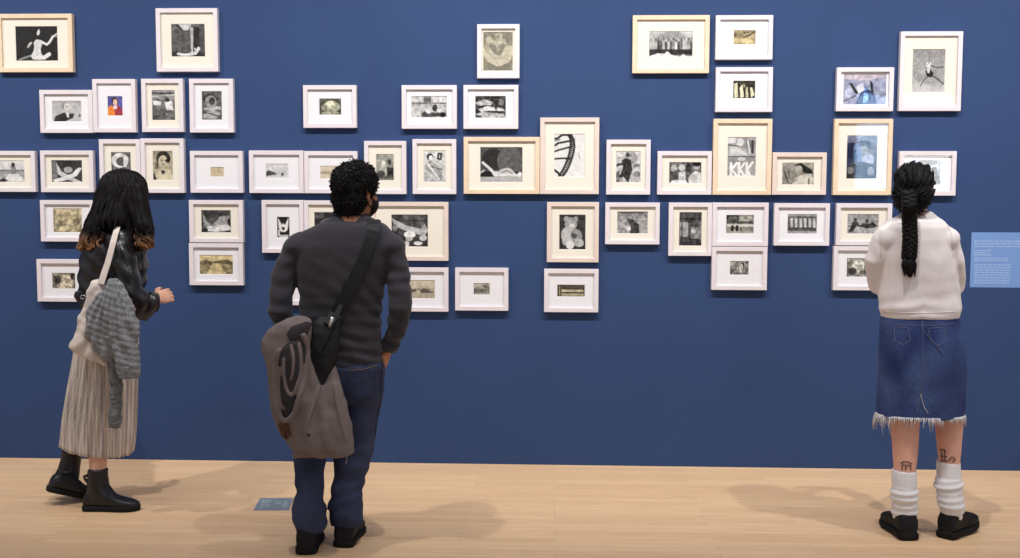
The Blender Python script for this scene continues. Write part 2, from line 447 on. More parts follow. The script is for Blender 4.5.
RI = [(.45,.02),(.52,.12),(.53,.28),(.49,.46),(.42,.62),(.31,.8),(.16,.98)]
RO = [(.55,.02),(.64,.14),(.66,.3),(.62,.48),(.54,.66),(.43,.84),(.29,.98)]
SEP = (1.0, 0.95, 0.82)
E_, Pn, Ln = 'e', 'p', 'l'
FR = [
# rect, frame kind, mat, print rect, drawing, label, tint
((-2.8,13.6,72.4,72.2),'m','c',(15.4,26,57.7,61),
 [('bg',.07),('e',.36,.96,.3,.05,.15),('l',[(.36,.84),(.2,.9),(.08,.96)],.055,.55),('p',[(.42,.44),(.5,.38),(.6,.4),(.63,.5),(.585,.66),(.6,.78),(.66,.88),(.58,.96),(.4,.95),(.35,.86),(.42,.7),(.44,.58)],.84),('p',[(.5,.5),(.52,.5),(.5,.9),(.48,.9)],.68),('l',[(.5,.9),(.66,.9),(.78,.8)],.11,.86),('l',[(.6,.44),(.73,.53),(.8,.46),(.88,.3)],.065,.88),('l',[(.88,.3),(.98,.22)],.035,.9),('l',[(.88,.3),(.97,.3)],.025,.8),
  ('l',[(.46,.44),(.34,.5),(.29,.6)],.055,.78),('l',[(.29,.6),(.34,.56)],.04,.6),('e',.53,.17,.05,.1,.84),('p',[(.46,.1),(.53,.05),(.55,.1),(.5,.2),(.52,.3),(.46,.42),(.38,.48),(.44,.3)],.04),('l',[(.44,.4),(.4,.5)],.03,.05)],
 'maple frame with a pale seated figure on black, top left corner of the wall'),
((155.9,8,217.7,71.7),'w','c',(171,23.8,205,56.8),
 [('g',0,1,.42,.28),('r',.05,.15,.6,.85,.34),('p',[(0,0),(.62,0),(.5,.2),(.36,.2),(.2,.02)],.8),('p',[(.08,0),(.3,.2),(.38,.2),(.2,0)],.2),('r',.62,.1,.82,.85,.14),('r',.82,.0,1,.8,.3),('p',[(.56,.1),(.66,.12),(.64,.72),(.58,.7)],.72),
  ('r',0,.84,1,1,.18),('l',[(.2,.9),(.36,.93),(.6,.92)],.08,.86),('l',[(.58,.9),(.7,.88),(.8,.74)],.1,.84),('l',[(.62,.86),(.6,.7)],.05,.8),('l',[(.74,.84),(.68,.74)],.05,.76),('n',12,12,.12)],
 'square white frame in the top row at left, room scene with a pale reclining figure'),
((39.6,89.8,92.5,132.9),'w','w',(52,100.8,81.5,121.7),
 [('g',0,1,.7,.76),('e',.45,.24,.13,.2,.55),('e',.5,.3,.1,.2,.82),('l',[(.48,.28),(.56,.28)],.03,.5),('p',[(.06,.92),(.12,.72),(.4,.55),(.55,.62),(.74,.6),(.7,.8),(.4,1),(.06,1)],.16),('p',[(.46,.56),(.56,.58),(.56,.8),(.5,.78)],.92),('e',.92,.7,.03,.07,.2),('n',8,8,.08)],
 'small white frame with a bleached portrait in a dark suit, left of the colour portrait'),
((92.5,78.9,135.6,132.4),'w','w',(107.3,96,122.6,115.9),
 [('bg',(.33,.33,.62)),('p',[(0,.6),(.25,.45),(.6,.6),(.62,1),(0,1)],(.93,.55,.2)),('e',.5,.26,.2,.2,(.25,.16,.2)),('e',.5,.32,.13,.15,(.9,.75,.66)),('p',[(.4,.48),(.66,.44),(.95,.7),(.95,1),(.5,1)],(.62,.2,.26)),('p',[(.36,.5),(.6,.46),(.6,.64),(.4,.66)],(.9,.86,.9)),('n',5,6,.15)],
 'tall white frame with the only colour portrait, small figure in orange on violet'),
((-17,150.8,35.2,192),'w','c',(-6,160.4,24.5,182.3),
 [('g',0,.5,.88,.82),('r',0,.42,1,.5,.45),('g',.5,1,.62,.72),('e',.62,.22,.06,.12,.2),('p',[(.54,.3),(.7,.3),(.72,.62),(.54,.62)],.5),('p',[(.46,.62),(.78,.6),(1,.95),(.3,.95)],.9),('p',[(.3,.8),(.46,.9),(.3,1),(0,1)],.2),('n',10,8,.1)],
 'white frame cut by the left edge, small beach figure print'),
((40.3,150.4,93.2,192.3),'w','c',(51.3,160,82.2,182.3),
 [('bg',.17),('e',.1,.5,.1,.5,.42),('p',[(.16,.1),(.32,.5),(.62,.72),(.98,.98),(.8,1),(.42,.84),(.2,.62)],.78),('p',[(.86,.34),(.99,.36),(.8,.72),(.4,.92),(.1,.98),(.04,.88),(.34,.76),(.66,.6)],.9),('e',.52,.28,.18,.24,.1),('e',.54,.44,.14,.14,.66),('n',12,10,.14)],
 'white frame with crossed pale arms on black, directly left of the long-haired woman'),
((99.2,139.2,140.4,192.5),'w','c',(111,152,131,182),
 [('bg',.38),('e',.45,.28,.42,.24,.86),('e',.52,.32,.26,.15,.35),('e',.7,.3,.1,.2,.9),('p',[(.2,.6),(.6,.5),(.9,.7),(.8,1),(.1,1)],.25),('n',7,10,.25)],
 'white frame half hidden behind the long-haired woman\'s head, curling pale shape in its print'),
((140.6,138.3,184,193),'w','c',(152.6,150.8,173,180.2),
 [('g',0,1,.62,.72),('e',.52,.26,.34,.24,.14),('e',.52,.36,.24,.2,.78),('l',[(.42,.33),(.48,.33)],.03,.15),('l',[(.58,.33),(.64,.33)],.03,.15),('p',[(.2,.72),(.5,.6),(.86,.66),(1,1),(.05,1)],.82),('l',[(.46,.46),(.58,.46)],.025,.35),('e',.5,.72,.1,.07,.25),('e',.2,.5,.1,.12,.42),('e',.3,.18,.08,.07,.2),('e',.74,.2,.09,.07,.16),('e',.7,.34,.07,.07,.18),('p',[(0,.8),(.1,.75),(.18,1),(0,1)],.2),('n',9,12,.16)],
 'tall white frame with a smiling curly-haired child, just right of the long-haired woman\'s head',SEP),
((141.4,78.6,183.2,132),'w','c',(151.7,90,175,120.3),
 [('g',0,1,.62,.28),('r',0,.08,1,.14,.3),('l',[(0,.22),(1,.16)],.03,.8),('e',.25,.38,.1,.08,.2),('p',[(.02,.35),(.2,.34),(.42,.4),(.36,.52),(.1,.5)],.88),('e',.66,.33,.09,.08,.16),('p',[(.55,.4),(.85,.36),(.92,.66),(.64,.72)],.9),('r',.6,.66,.9,.98,.42),('n',10,14,.2)],
 'tall white frame with two people in white shirts, right of the colour portrait'),
((189.3,78.6,233.4,132.6),'w','w',(201.5,91,222,120),
 [('bg',.34),('e',.42,.3,.34,.2,.14),('e',.45,.36,.28,.2,.6),('e',.5,.34,.14,.14,.25),('p',[(.1,.56),(.9,.52),(.95,.64),(.1,.66)],.75),('p',[(.08,.8),(.5,.62),(.92,.76),(.7,.95),(.1,.94)],.66),('l',[(.1,.72),(.8,.86)],.03,.15),('n',10,14,.2)],
 'tall white frame with a dim figure leaning over, below right of the square frame'),
((190,150.8,242.8,192.9),'w','w',(210.2,167,224,177),
 [('bg',(.80,.74,.62)),('l',[(.2,.45),(.8,.55)],.04,(.62,.52,.4)),('e',.6,.4,.1,.12,(.7,.62,.5)),('n',6,5,.08)],
 'white landscape frame with one tiny plain tan print on a wide mat'),
((40.2,200.1,94.2,241.7),'w','w',(53,208.3,82,232.6),
 [('g',0,1,.78,.62),('e',.3,.7,.2,.2,.5),('e',.55,.6,.16,.12,.8),('e',.8,.55,.12,.14,.45),('p',[(.2,.76),(.5,.7),(.62,.8),(.4,.92),(.2,.9)],.9),('r',.02,.1,.08,.9,.55),('n',14,10,.35)],
 'white frame with a sepia crowd scene, behind the long-haired woman\'s shoulder, upper of two',(1,.93,.75)),
((36.8,259.3,90.5,301.8),'w','w',(52,272.8,75.3,289),
 [('bg',.55),('p',[(.3,.9),(.45,.2),(.7,.1),(.9,.6),(.8,1)],.82),('e',.2,.4,.15,.3,.35),('r',.8,0,1,.4,.25),('n',12,10,.5)],
 'white frame with a small busy sepia print, lowest picture at the far left',(1,.95,.85)),
((189,200,243,242.6),'w','c',(201,210,231,232.8),
 [('bg',.3),('e',.3,.2,.4,.18,.22),('p',[(.05,.1),(.2,.5),(.35,.7),(.1,.72)],.6),('p',[(.36,.66),(.62,.3),(.94,.24),(.98,.55),(.6,.72)],.62),('p',[(.2,.72),(.9,.62),(1,.86),(.5,.96),(.1,.9)],.85),('r',0,.8,.22,1,.1),('e',.92,.52,.05,.16,.12),('n',12,10,.2)],
 'white frame with a grey boat-like scene, stacked on the country road picture'),
((189,243.2,243,285.4),'w','w',(199.4,255,233,274.5),
 [('g',0,.38,(.86),(.82)),('r',0,.36,1,1,.55),('p',[(0,.36),(.2,.24),(.4,.36),(.6,.3),(.8,.22),(1,.4),(1,.5),(0,.5)],.42),('p',[(.4,.42),(.56,.42),(.85,1),(.2,1)],.78),('p',[(.58,.42),(.9,.5),(1,.9),(.8,1)],.6),('n',16,10,.28)],
 'white frame with a sepia country road, below the grey boat-like scene',(1,.92,.70)),
((261.7,200,303.7,253),'w','w',(276.8,216.7,289.7,237.8),
 [('bg',.1),('p',[(.1,.05),(.4,.4),(.5,.3),(.62,.4),(.9,.02),(.86,.5),(.72,.72),(.3,.72),(.14,.5)],.9),('e',.5,.56,.12,.08,.15),('r',.1,.6,.24,.9,.86),('r',.68,.66,.9,.8,.1),('p',[(.2,.85),(.9,.85),(.8,1),(.2,1)],.75),('e',.5,.82,.06,.04,.1),('n',5,8,.1)],
 'tall white frame with a black and white V-shaped design, left of the man\'s head'),
((303.9,200.4,357.6,242.6),'w','c',(314,212,347,232),
 [('bg',.25),('e',.5,.6,.3,.3,.5),('n',8,8,.3)],
 'white frame almost wholly hidden behind the man\'s neck, dark print corner showing'),
((287.5,263,342,305.5),'w','w',(306,277,330,293),
 [('bg',.5),('n',8,8,.4)],
 'white frame hidden behind the man\'s back, a sliver showing under his left arm'),
((303,85,356.5,127.9),'w','w',(319,98.4,341.3,115),
 [('bg',.34),('e',.55,.5,.36,.34,.74),('e',.5,.3,.16,.16,.86),('e',.25,.55,.14,.2,.6),('p',[(.1,.85),(.5,.6),(.9,.86),(.6,.98),(.2,.98)],.6),('n',10,8,.25)],
 'small white frame hung alone above the man, pale cloud-like shape in its print',(1,1,.88)),
((248.9,150.4,303.6,193.2),'w','w',(265.6,163.7,288.5,178.3),
 [('g',0,1,.86,.78),('p',[(0,.6),(.15,.45),(.4,.6),(.5,.72),(0,.85)],.35),('l',[(.1,.5),(.02,.9)],.06,.2),('e',.72,.72,.05,.12,.3),('l',[(.6,.2),(.8,.6)],.03,.6),('n',10,8,.1)],
 'white frame with a faded pale landscape, left one of the pair above the man\'s shoulder'),
((304,151,357.4,193.4),'w','w',(320,165.8,342,179),
 [('bg',.82),('r',0,.45,1,.55,.6),('p',[(0,.5),(.2,.4),(.5,.5),(.8,.42),(1,.5),(1,.62),(0,.62)],.66),('n',10,6,.1)],
 'white frame partly behind the man\'s hair, faded beige landscape, right one of the pair',(1,.95,.84)),
((401.5,85,456.8,128.8),'w','w',(411,96,447,117.8),
 [('g',0,1,.7,.75),('r',.35,.02,.55,.3,.4),('r',.6,.06,1,.4,.82),('r',0,.3,1,.38,.5),('r',0,.0,.3,.25,.8),('e',.66,.55,.07,.16,.2),('p',[(.28,.8),(.36,.7),(.6,.74),(.9,.75),(1,.92),(.3,.96)],.3),('p',[(.4,.6),(.55,.5),(.56,.78),(.42,.8)],.85),('p',[(.7,.6),(.85,.56),(.8,.8)],.9),('e',.88,.85,.08,.12,.12),('n',16,12,.25)],
 'white landscape frame with a bright group seated on the ground, left of the dark crowd'),
((463.3,84.8,518.4,128.9),'w','w',(475,95.8,506,118),
 [('bg',.2),('p',[(0,.3),(.3,.16),(.6,.3),(.5,.42),(.1,.44)],.75),('p',[(.1,.6),(.4,.46),(.9,.56),(.96,.68),(.5,.66),(.2,.72)],.82),('p',[(0,.8),(.3,.72),(.9,.8),(1,.95),(.3,.98)],.72),('r',.64,0,.7,.6,.08),('e',.84,.3,.1,.14,.5),('n',16,12,.35)],
 'white landscape frame with a dark high-contrast crowd, under the tall tan figure print'),
((364,140.8,406.2,194.2),'w','c',(375.8,154,394,180.7),
 [('g',0,1,.66,.5),('e',.42,.34,.12,.1,.82),('p',[(.2,.4),(.6,.4),(.66,.72),(.2,.7)],.72),('e',.74,.3,.1,.1,.3),('p',[(.6,.5),(.95,.5),(.95,.8),(.62,.8)],.16),('r',0,.8,1,.9,.3),('e',.3,.72,.2,.1,.3),('n',9,12,.25)],
 'tall white frame just right of the man\'s hair, two seated people in a grey print',(1,1,.94)),
((412.4,139,456.2,194.2),'w','c',(423.4,150.4,445.8,182.3),
 [('g',0,1,.84,.74),('e',.3,.2,.15,.1,.14),('e',.34,.24,.1,.08,.88),('p',[(.1,.44),(.3,.3),(.6,.46),(.9,.88),(.7,.96),(.4,.72),(.1,.62)],.62),('l',[(.2,.42),(.7,.9)],.05,.9),('l',[(.66,.12),(.64,.26),(.76,.28),(.8,.1),(.68,.1)],.05,.15),('l',[(.35,.5),(.8,.6)],.03,.35),('n',9,14,.2)],
 'tall white frame with a light leaning dark-haired figure, left of the maple reclining figure'),
((477,24,519.6,78.2),'w','c',(483,31.7,513,71),
 [('g',0,1,.52,.5),('l',[(.12,.5),(.28,.66),(.52,.75),(.76,.66),(.86,.48)],.26,.74),('l',[(.2,.54),(.4,.68),(.66,.66)],.04,.66),('l',[(.16,.48),(.12,.38),(.2,.24)],.1,.62),('e',.5,.13,.1,.09,.66),('e',.5,.12,.05,.04,.52),('e',.2,.2,.1,.08,.72),('l',[(.3,.24),(.46,.3),(.66,.24)],.1,.72),('l',[(.66,.24),(.78,.32)],.06,.66),('l',[(.46,.3),(.5,.44)],.07,.66),('l',[(.62,.08),(.6,.2)],.05,.7),('r',0,.86,1,1,.5)],
 'tall white frame at the top centre, faded tan figure filling it with almost no mat',(1,.97,.86)),
((463.5,136.8,539.8,194),'m','c',(480,147,522.7,182.4),
 [('g',0,.84,.3,.3),('e',.3,.35,.25,.3,.16),('e',.7,.4,.3,.4,.36),('r',.0,.68,.9,.84,.1),('r',0,.84,1,1,.7),('l',[(.36,.76),(.24,.62),(.07,.44)],.075,.84),('l',[(.1,.66),(.02,.72)],.05,.7),('p',[(.28,.74),(.36,.68),(.5,.69),(.66,.72),(.86,.75),(.92,.8),(.9,.835),(.34,.835)],.86),('p',[(.38,.74),(.5,.62),(.64,.58),(.74,.62),(.84,.76)],.78),('l',[(.5,.72),(.62,.66),(.74,.74)],.035,.5),('e',.93,.77,.05,.07,.9)],
 'maple landscape frame with a pale reclining figure on black, left of the curved track picture'),
((540,117.4,599.2,194.2),'p','c',(554,133.8,585,177),
 [('g',0,1,.88,.9)]+[('l',RI,.04,.12),('l',RO,.04,.12)]+[('l',[(a[0]+(b[0]-a[0])*k/4,a[1]+(b[1]-a[1])*k/4),(c[0]+(d[0]-c[0])*k/4,c[1]+(d[1]-c[1])*k/4)],.032,.18) for a,b,c,d in zip(RI,RI[1:],RO,RO[1:]) for k in range(4)]+[('l',[(.0,.12),(.12,.11),(.26,.03),(.54,.03)],.05,.14),('l',[(0,.17),(.2,.14)],.02,.3),('l',[(0,.29),(.14,.22),(.56,.16)],.045,.15),('l',[(.1,.26),(.1,.22)],.03,.2),('l',[(0,.42),(.14,.38),(.56,.3)],.04,.16),('l',[(0,.58),(.2,.57),(.55,.56)],.04,.18),('l',[(.4,.58),(.42,.6)],.04,.2),('l',[(0,.82),(.14,.9),(.22,.96)],.05,.15),('l',[(.79,.46),(.81,.52),(.83,.58)],.015,.4)],
 'tall pale wooden frame with a dark curved track on white'),
((371,201.8,448.3,260.8),'p','c',(391.2,214.4,428.1,246.9),
 [('bg',.22),('r',.3,0,.9,.4,.34),('l',[(.6,0),(.62,.35)],.03,.15),('l',[(.3,.2),(.9,.2)],.03,.18),('p',[(0,.1),(.16,.2),(.4,.34),(.8,.44),(.9,.28),(1,.5),(.9,.66),(.5,.56),(.1,.36)],.72),('e',.5,.62,.16,.1,.9),('e',.48,.74,.1,.07,.75),('e',.86,.72,.1,.09,.8),('p',[(.2,.66),(.34,.74),(.3,.86),(.2,.8)],.1),('e',.72,.88,.12,.06,.85),('e',.42,.9,.07,.09,.8),('e',.1,.42,.06,.12,.5),('n',12,12,.2)],
 'large pale wooden frame at the man\'s right shoulder, contrasty black and white print'),
((394,267.6,448.3,311.7),'w','w',(407,280,435,298.8),
 [('g',0,1,.8,.72),('r',0,.45,1,.55,.6),('p',[(.1,.56),(.3,.5),(.36,.62),(.1,.64)],.3),('p',[(.46,.58),(.6,.42),(.76,.56),(.96,.6),(.9,.68),(.5,.68)],.36),('r',0,.68,1,1,.7),('n',10,8,.1)],
 'white frame half behind the man\'s right sleeve, faint beige print of low boats',(1,.95,.84)),
((455,267.8,508.4,310.8),'w','w',(473.4,283,490,295),
 [('g',0,1,.7,.5),('r',.05,.5,.7,.8,.35),('r',.6,.2,.96,.7,.5),('r',.1,.8,1,1,.6),('n',12,8,.3)],
 'white landscape frame below the blank stretch of wall, tiny grey print of a building',(1,.98,.9)),
((546.8,202,598.9,262.4),'p','c',(559,214.5,585.8,249.7),
 [('bg',.2),('e',.44,.28,.22,.2,.62),('e',.28,.14,.1,.09,.66),('e',.62,.14,.08,.08,.6),('e',.48,.34,.1,.07,.84),('e',.38,.58,.3,.24,.74),('e',.64,.62,.22,.2,.6),('e',.3,.76,.18,.12,.7),('e',.42,.86,.15,.12,.88),('e',.74,.8,.18,.12,.7),('e',.56,.6,.1,.08,.3),('n',10,14,.14)],
 'tall pale wooden frame with a plump soft toy animal, below the curved track picture'),
((605.2,202.4,659.8,244.5),'w','c',(617,211.4,648,233.8),
 [('g',0,1,.55,.6),('r',0,.04,1,.09,.3),('e',.85,.4,.1,.12,.75),('r',.68,.4,1,.7,.6),('p',[(.28,.3),(.5,.36),(.72,.6),(.7,.98),(.44,.98),(.42,.6)],.22),('r',.32,.64,.44,.86,.86),('p',[(0,.5),(.26,.4),(.3,.7),(0,.75)],.68),('n',14,12,.25)],
 'white landscape frame with a grey street and dark slope, below the striding dark figure'),
((544,269,598.6,312.4),'w','w',(557,284.6,585,296.9),
 [('bg',.25),('r',.06,.05,.94,.3,.3),('r',.06,.42,.94,.6,.78),('r',.06,.72,.94,.9,.7),('r',0,0,.16,1,.22),('r',.08,.1,.12,.9,.6),('n',14,4,.15)],
 'white landscape frame with striped sepia bands, below the soft toy picture',(1,.95,.78)),
((632.5,15,709.6,73.2),'m','c',(649,31,693,57.1),
 [('g',0,.4,.78,.6),('p',[(0,.4),(.3,.1),(.5,0),(.7,.05),(1,.4)],.6),('crowd',.02,.24,.99,.72,17,.2,.82),('r',0,.7,1,.9,.14),('p',[(.02,.96),(.2,.84),(.36,.86),(.42,.76),(.52,.9),(.7,.98),(.78,.86),(.86,.96),(1,.95),(1,1),(0,1)],.88),('n',18,10,.15)],
 'maple landscape frame with a long row of standing people, top right of centre'),
((715.6,15,773,59.6),'w','w',(733.4,30,755.9,44.8),
 [('g',0,1,.62,.72),('p',[(0,.1),(.3,.2),(.5,.4),(.3,.6),(0,.5)],.5),('p',[(.4,.5),(.96,.08),(.98,.16),(.6,.5)],.28),('e',.5,.2,.05,.06,.2),('e',.64,.16,.05,.06,.2),('p',[(.1,.8),(.5,.6),(.9,.6),(.7,.9)],.8),('n',12,8,.25)],
 'small white frame with a sandy sepia print, above the picture of white-clad dancers',(1,.91,.7)),
((715.6,67,772.8,112),'w','w',(733,80.6,755.5,98.5),
 [('bg',.14),('r',.3,0,1,.25,.2),('p',[(.05,.2),(.2,.1),(.25,.9),(.08,.95)],.85),('p',[(.3,.4),(.42,.2),(.5,.9),(.34,.95)],.9),('p',[(.56,.5),(.64,.3),(.7,.9),(.58,.96)],.8),('p',[(.76,.4),(.84,.36),(.96,.8),(.8,.94)],.86),('e',.5,.3,.05,.1,.6),('n',12,12,.2)],
 'small white frame with white-clad dancers on dark, second down in its column',(1,.97,.82)),
((606.3,139.6,650.6,194.7),'w','c',(616,151,640.8,182.7),
 [('g',0,1,.8,.72),('e',.6,.22,.24,.2,.62),('e',.46,.12,.08,.08,.25),('p',[(.22,.3),(.4,.22),(.6,.28),(.66,.6),(.5,.98),(.3,.8),(.1,.9),(.3,.5)],.18),('p',[(0,.42),(.25,.36),(.3,.44),(0,.5)],.2),('e',.85,.72,.14,.1,.45),('r',.7,.4,.98,.5,.5),('p',[(.0,.7),(.15,.6),(.2,.95),(0,.98)],.4),('n',12,14,.25)],
 'tall white frame with a dark striding figure, right of the curved track picture'),
((657.4,151,711.9,194.8),'w','c',(669,162,701.6,183.8),
 [('bg',.35),('e',.16,.3,.1,.16,.7),('p',[(0,.5),(.2,.4),(.3,.9),(0,1)],.3),('e',.4,.26,.1,.16,.75),('p',[(.3,.5),(.5,.4),(.52,.85),(.3,.8)],.8),('e',.84,.22,.1,.14,.6),('e',.84,.1,.12,.1,.1),('p',[(.6,.7),(.8,.4),(.98,.5),(1,1),(.6,1)],.78),('p',[(.1,.85),(.5,.78),(.6,1),(0,1)],.9),('e',.6,.28,.08,.2,.15),('n',12,10,.25)],
 'white landscape frame with people talking close together, left of the tall two-part maple frame'),
((668.6,202.5,712.1,256),'w','c',(679,212,701.9,246),
 [('bg',.28),('r',0,.18,1,.24,.15),('r',.06,.3,.4,.72,.62),('r',.46,.36,.9,.88,.2),('r',.52,.44,.84,.78,.55),('e',.64,.56,.1,.06,.8),('r',.84,.3,1,.8,.5),('r',.0,.86,1,1,.2),('r',.12,.08,.16,.9,.15),('n',14,14,.25)],
 'tall white frame with a dark shop doorway, left of the shop front print'),
((712.3,202.5,768.5,246.3),'w','w',(726,214.8,754.1,233.9),
 [('bg',.6),('r',.02,.02,.45,.46,.3),('n',14,6,.4),('r',.45,.34,1,.46,.28),('r',.05,.5,1,.62,.82),('e',.24,.7,.06,.16,.12),('e',.4,.7,.06,.16,.12),('crowd',.5,.6,.96,.85,6,.2,.7),('r',0,.86,1,1,.66)],
 'white landscape frame with a shop front print, below the tall two-part maple frame',(1,1,.95)),
((711.6,246.7,767.3,290.2),'w','w',(729.8,261,748.8,275.2),
 [('bg',.5),('r',.0,.0,1,.3,.6),('p',[(.5,.7),(.6,.15),(.75,.1),(.7,.7)],.15),('r',.8,.0,1,.9,.35),('e',.6,.5,.1,.3,.8),('n',12,8,.45)],
 'white landscape frame with a tiny dark print, lowest picture below the shop front print',(1,1,.97)),
((774,203.2,829.8,245.8),'w','w',(787.4,214,817.1,234),
 [('bg',.35),('r',.0,.04,1,.12,.6)]+[('p',[(.1+.15*i,.22),(.19+.15*i,.22),(.2+.15*i,.66),(.12+.15*i,.68)],.78) for i in range(6)]+[('r',.04,.68,.86,.74,.2),('r',0,.84,1,1,.66),('r',.8,.7,1,.86,.3),('n',14,8,.15)],
 'white landscape frame with a row of hanging white shapes, right of the shop front print'),
((713,118.7,771.9,194.9),'m','c',(727.4,137,756.1,176.2),
 [('g',0,.5,.62,.66),('r',0,.02,.3,.16,.85),('e',.44,.14,.12,.1,.86),('p',[(.62,.06),(.95,.1),(.9,.42),(.7,.4)],.45),('l',[(.7,.1),(.78,.4)],.05,.85),('l',[(.86,.1),(.88,.4)],.05,.2),('p',[(.08,.24),(.3,.2),(.7,.46),(.1,.48)],.8),('l',[(0,.2),(.4,.24)],.025,.15),('l',[(.02,.5),(1,.5)],.02,.15),('g',.51,1,.56,.66),('e',.5,.56,.14,.05,.8),
  ('l',[(.14,.66),(.14,1)],.06,.93),('l',[(.34,.66),(.17,.82),(.36,1)],.055,.93),('l',[(.42,.66),(.42,1)],.06,.93),('l',[(.6,.66),(.45,.82),(.62,1)],.055,.93),('l',[(.68,.66),(.68,1)],.06,.93),('l',[(.88,.64),(.71,.82),(.8,1)],.055,.93),('n',6,8,.1)],
 'tall maple frame with a two-part print, room scene above large white letters'),
((772.3,152.3,826.6,194.9),'p','c',(782,162.6,814.1,184.9),
 [('g',0,1,.62,.5),('p',[(.36,.12),(.6,.02),(.9,.3),(.98,.5),(.7,.46),(.5,.2)],.1),('e',.52,.3,.12,.16,.7),('p',[(.3,.9),(.4,.7),(.6,.56),(.9,.5),(1,.8),(.9,1),(.4,1)],.8),('p',[(.02,.5),(.16,.3),(.24,.8),(.5,.72),(.4,.88),(.2,.98)],.56),('l',[(.08,.4),(.2,.9)],.05,.15),('l',[(.2,.36),(.24,.6)],.04,.2),('l',[(.84,.7),(.84,1)],.04,.2),('n',12,10,.15)],
 'pale wooden frame with a dark-haired woman in white, right of the two-part print',(1,.98,.92)),
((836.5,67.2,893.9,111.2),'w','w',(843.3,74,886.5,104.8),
 [('bg',(.6,.62,.72)),('p',[(.0,.0),(1,.0),(1,.1),(.4,.22),(0,.16)],(.78,.74,.78)),('p',[(.14,.3),(.2,.3),(.36,.62),(.3,.66)],.12),('p',[(.62,.2),(.68,.3),(.7,.6),(.64,.6)],.15),('e',.46,.62,.08,.22,(.42,.56,.8),30),('p',[(.4,.6),(.6,.5),(.74,.7),(.8,.96),(.3,.98)],(.2,.26,.42)),('p',[(.48,.6),(.6,.62),(.56,.9),(.46,.94)],(.55,.72,.92)),('p',[(.3,.4),(.46,.3),(.5,.5),(.36,.66)],(.85,.86,.9)),('l',[(0,.9),(.3,.7)],.04,.3),('l',[(.8,.8),(1,.62)],.04,.35),('e',.14,.6,.1,.14,(.7,.72,.82)),('n',14,10,.2)],  # bluish tones in this print imitate the window's reflection
 'white landscape frame nearly filled by a print with bluish glare, left of the leaping figure'),
((899.8,31.2,962.2,111),'w','c',(912.3,49,945.2,92.7),
 [('g',0,1,.56,.74),('e',.5,.5,.5,.3,.62),('g',.8,1,.72,.8),('e',.5,.36,.09,.07,.85),('p',[(.4,.5),(.55,.46),(.66,.56),(.6,.64),(.46,.64)],.1),('l',[(.6,.6),(.78,.68),(.96,.8)],.022,.14),('l',[(.48,.62),(.34,.74),(.26,.86)],.02,.28),('l',[(.55,.38),(.74,.42),(.94,.41)],.02,.15),('l',[(.5,.34),(.52,.16)],.02,.4),('l',[(.46,.36),(.3,.3),(.1,.16)],.014,.5),('l',[(.5,.44),(.5,.52)],.06,.78),('n',8,10,.06)],
 'tall white frame at the upper far right, figure leaping with limbs spread'),
((833.7,118.7,892.4,195.2),'m','c',(846.6,135.3,877.4,179),
 [('g',0,1,.4,.22),('r',0,0,1,.16,(.5,.52,.6)),('r',0,.18,.24,.72,(.1,.14,.26)),('r',.24,.2,.5,.6,(.36,.44,.58)),('e',.6,.2,.2,.08,.15),('e',.58,.34,.13,.11,.55),('p',[(.5,.5),(.7,.4),(.9,.5),(.85,.7),(.5,.68)],(.66,.68,.74)),('p',[(.1,.66),(.5,.6),(.9,.66),(.98,.98),(.02,.98)],.16),('e',.14,.8,.1,.08,.5),('e',.5,.84,.12,.1,.2),('e',.8,.82,.1,.1,.6),('n',10,14,.25)],  # blue tones painted in for window light on the glass
 'tall maple frame with a blue-grey figure, left of the white sweater woman\'s head'),
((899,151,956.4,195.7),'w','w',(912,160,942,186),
 [('bg',(.7,.74,.82)),('e',.55,.1,.3,.12,.5),('p',[(.5,.3),(.8,.26),(.96,.9),(.6,.9)],.3),('l',[(.9,.1),(.9,.95)],.04,.3),('n',10,10,.3)],  # pale blue ground and dark bar drawn as the reflected window
 'white landscape frame full of window glare, behind the white sweater woman\'s head'),
((836.2,203.3,892,245.6),'w','c',(847.2,214,879,234),
 [('g',0,.5,.55,.6),('g',.5,1,.7,.62),('p',[(.05,.9),(.2,.4),(.34,.4),(.4,.6),(.5,.44),(.7,.5),(.8,.4),(.96,.6),(.8,.7),(.6,.7),(.3,.6),(.2,.86)],.16),('e',.26,.3,.05,.09,.25),('e',.62,.36,.06,.1,.3),('l',[(0,.62),(.4,.56),(1,.6)],.04,.25),('n',14,8,.2)],
 'white frame with dark running figures, upper one beside the white sweater woman\'s left arm'),
((833.4,246.2,889.2,290.5),'w','w',(846.6,258,876,277.2),
 [('bg',.55),('e',.4,.4,.2,.3,.8),('e',.2,.7,.15,.2,.25),('p',[(.6,.4),(.9,.3),(.9,.9),(.6,.8)],.35),('n',12,10,.5)],
 'white frame with a small patchy print, lower one beside the white sweater woman\'s left arm',(1,1,.95)),
]
for i, f in enumerate(FR):
    framed(f[0], f[1], f[2], f[3], f[4], f[5], 100 + i, f[6] if len(f) > 6 else None)

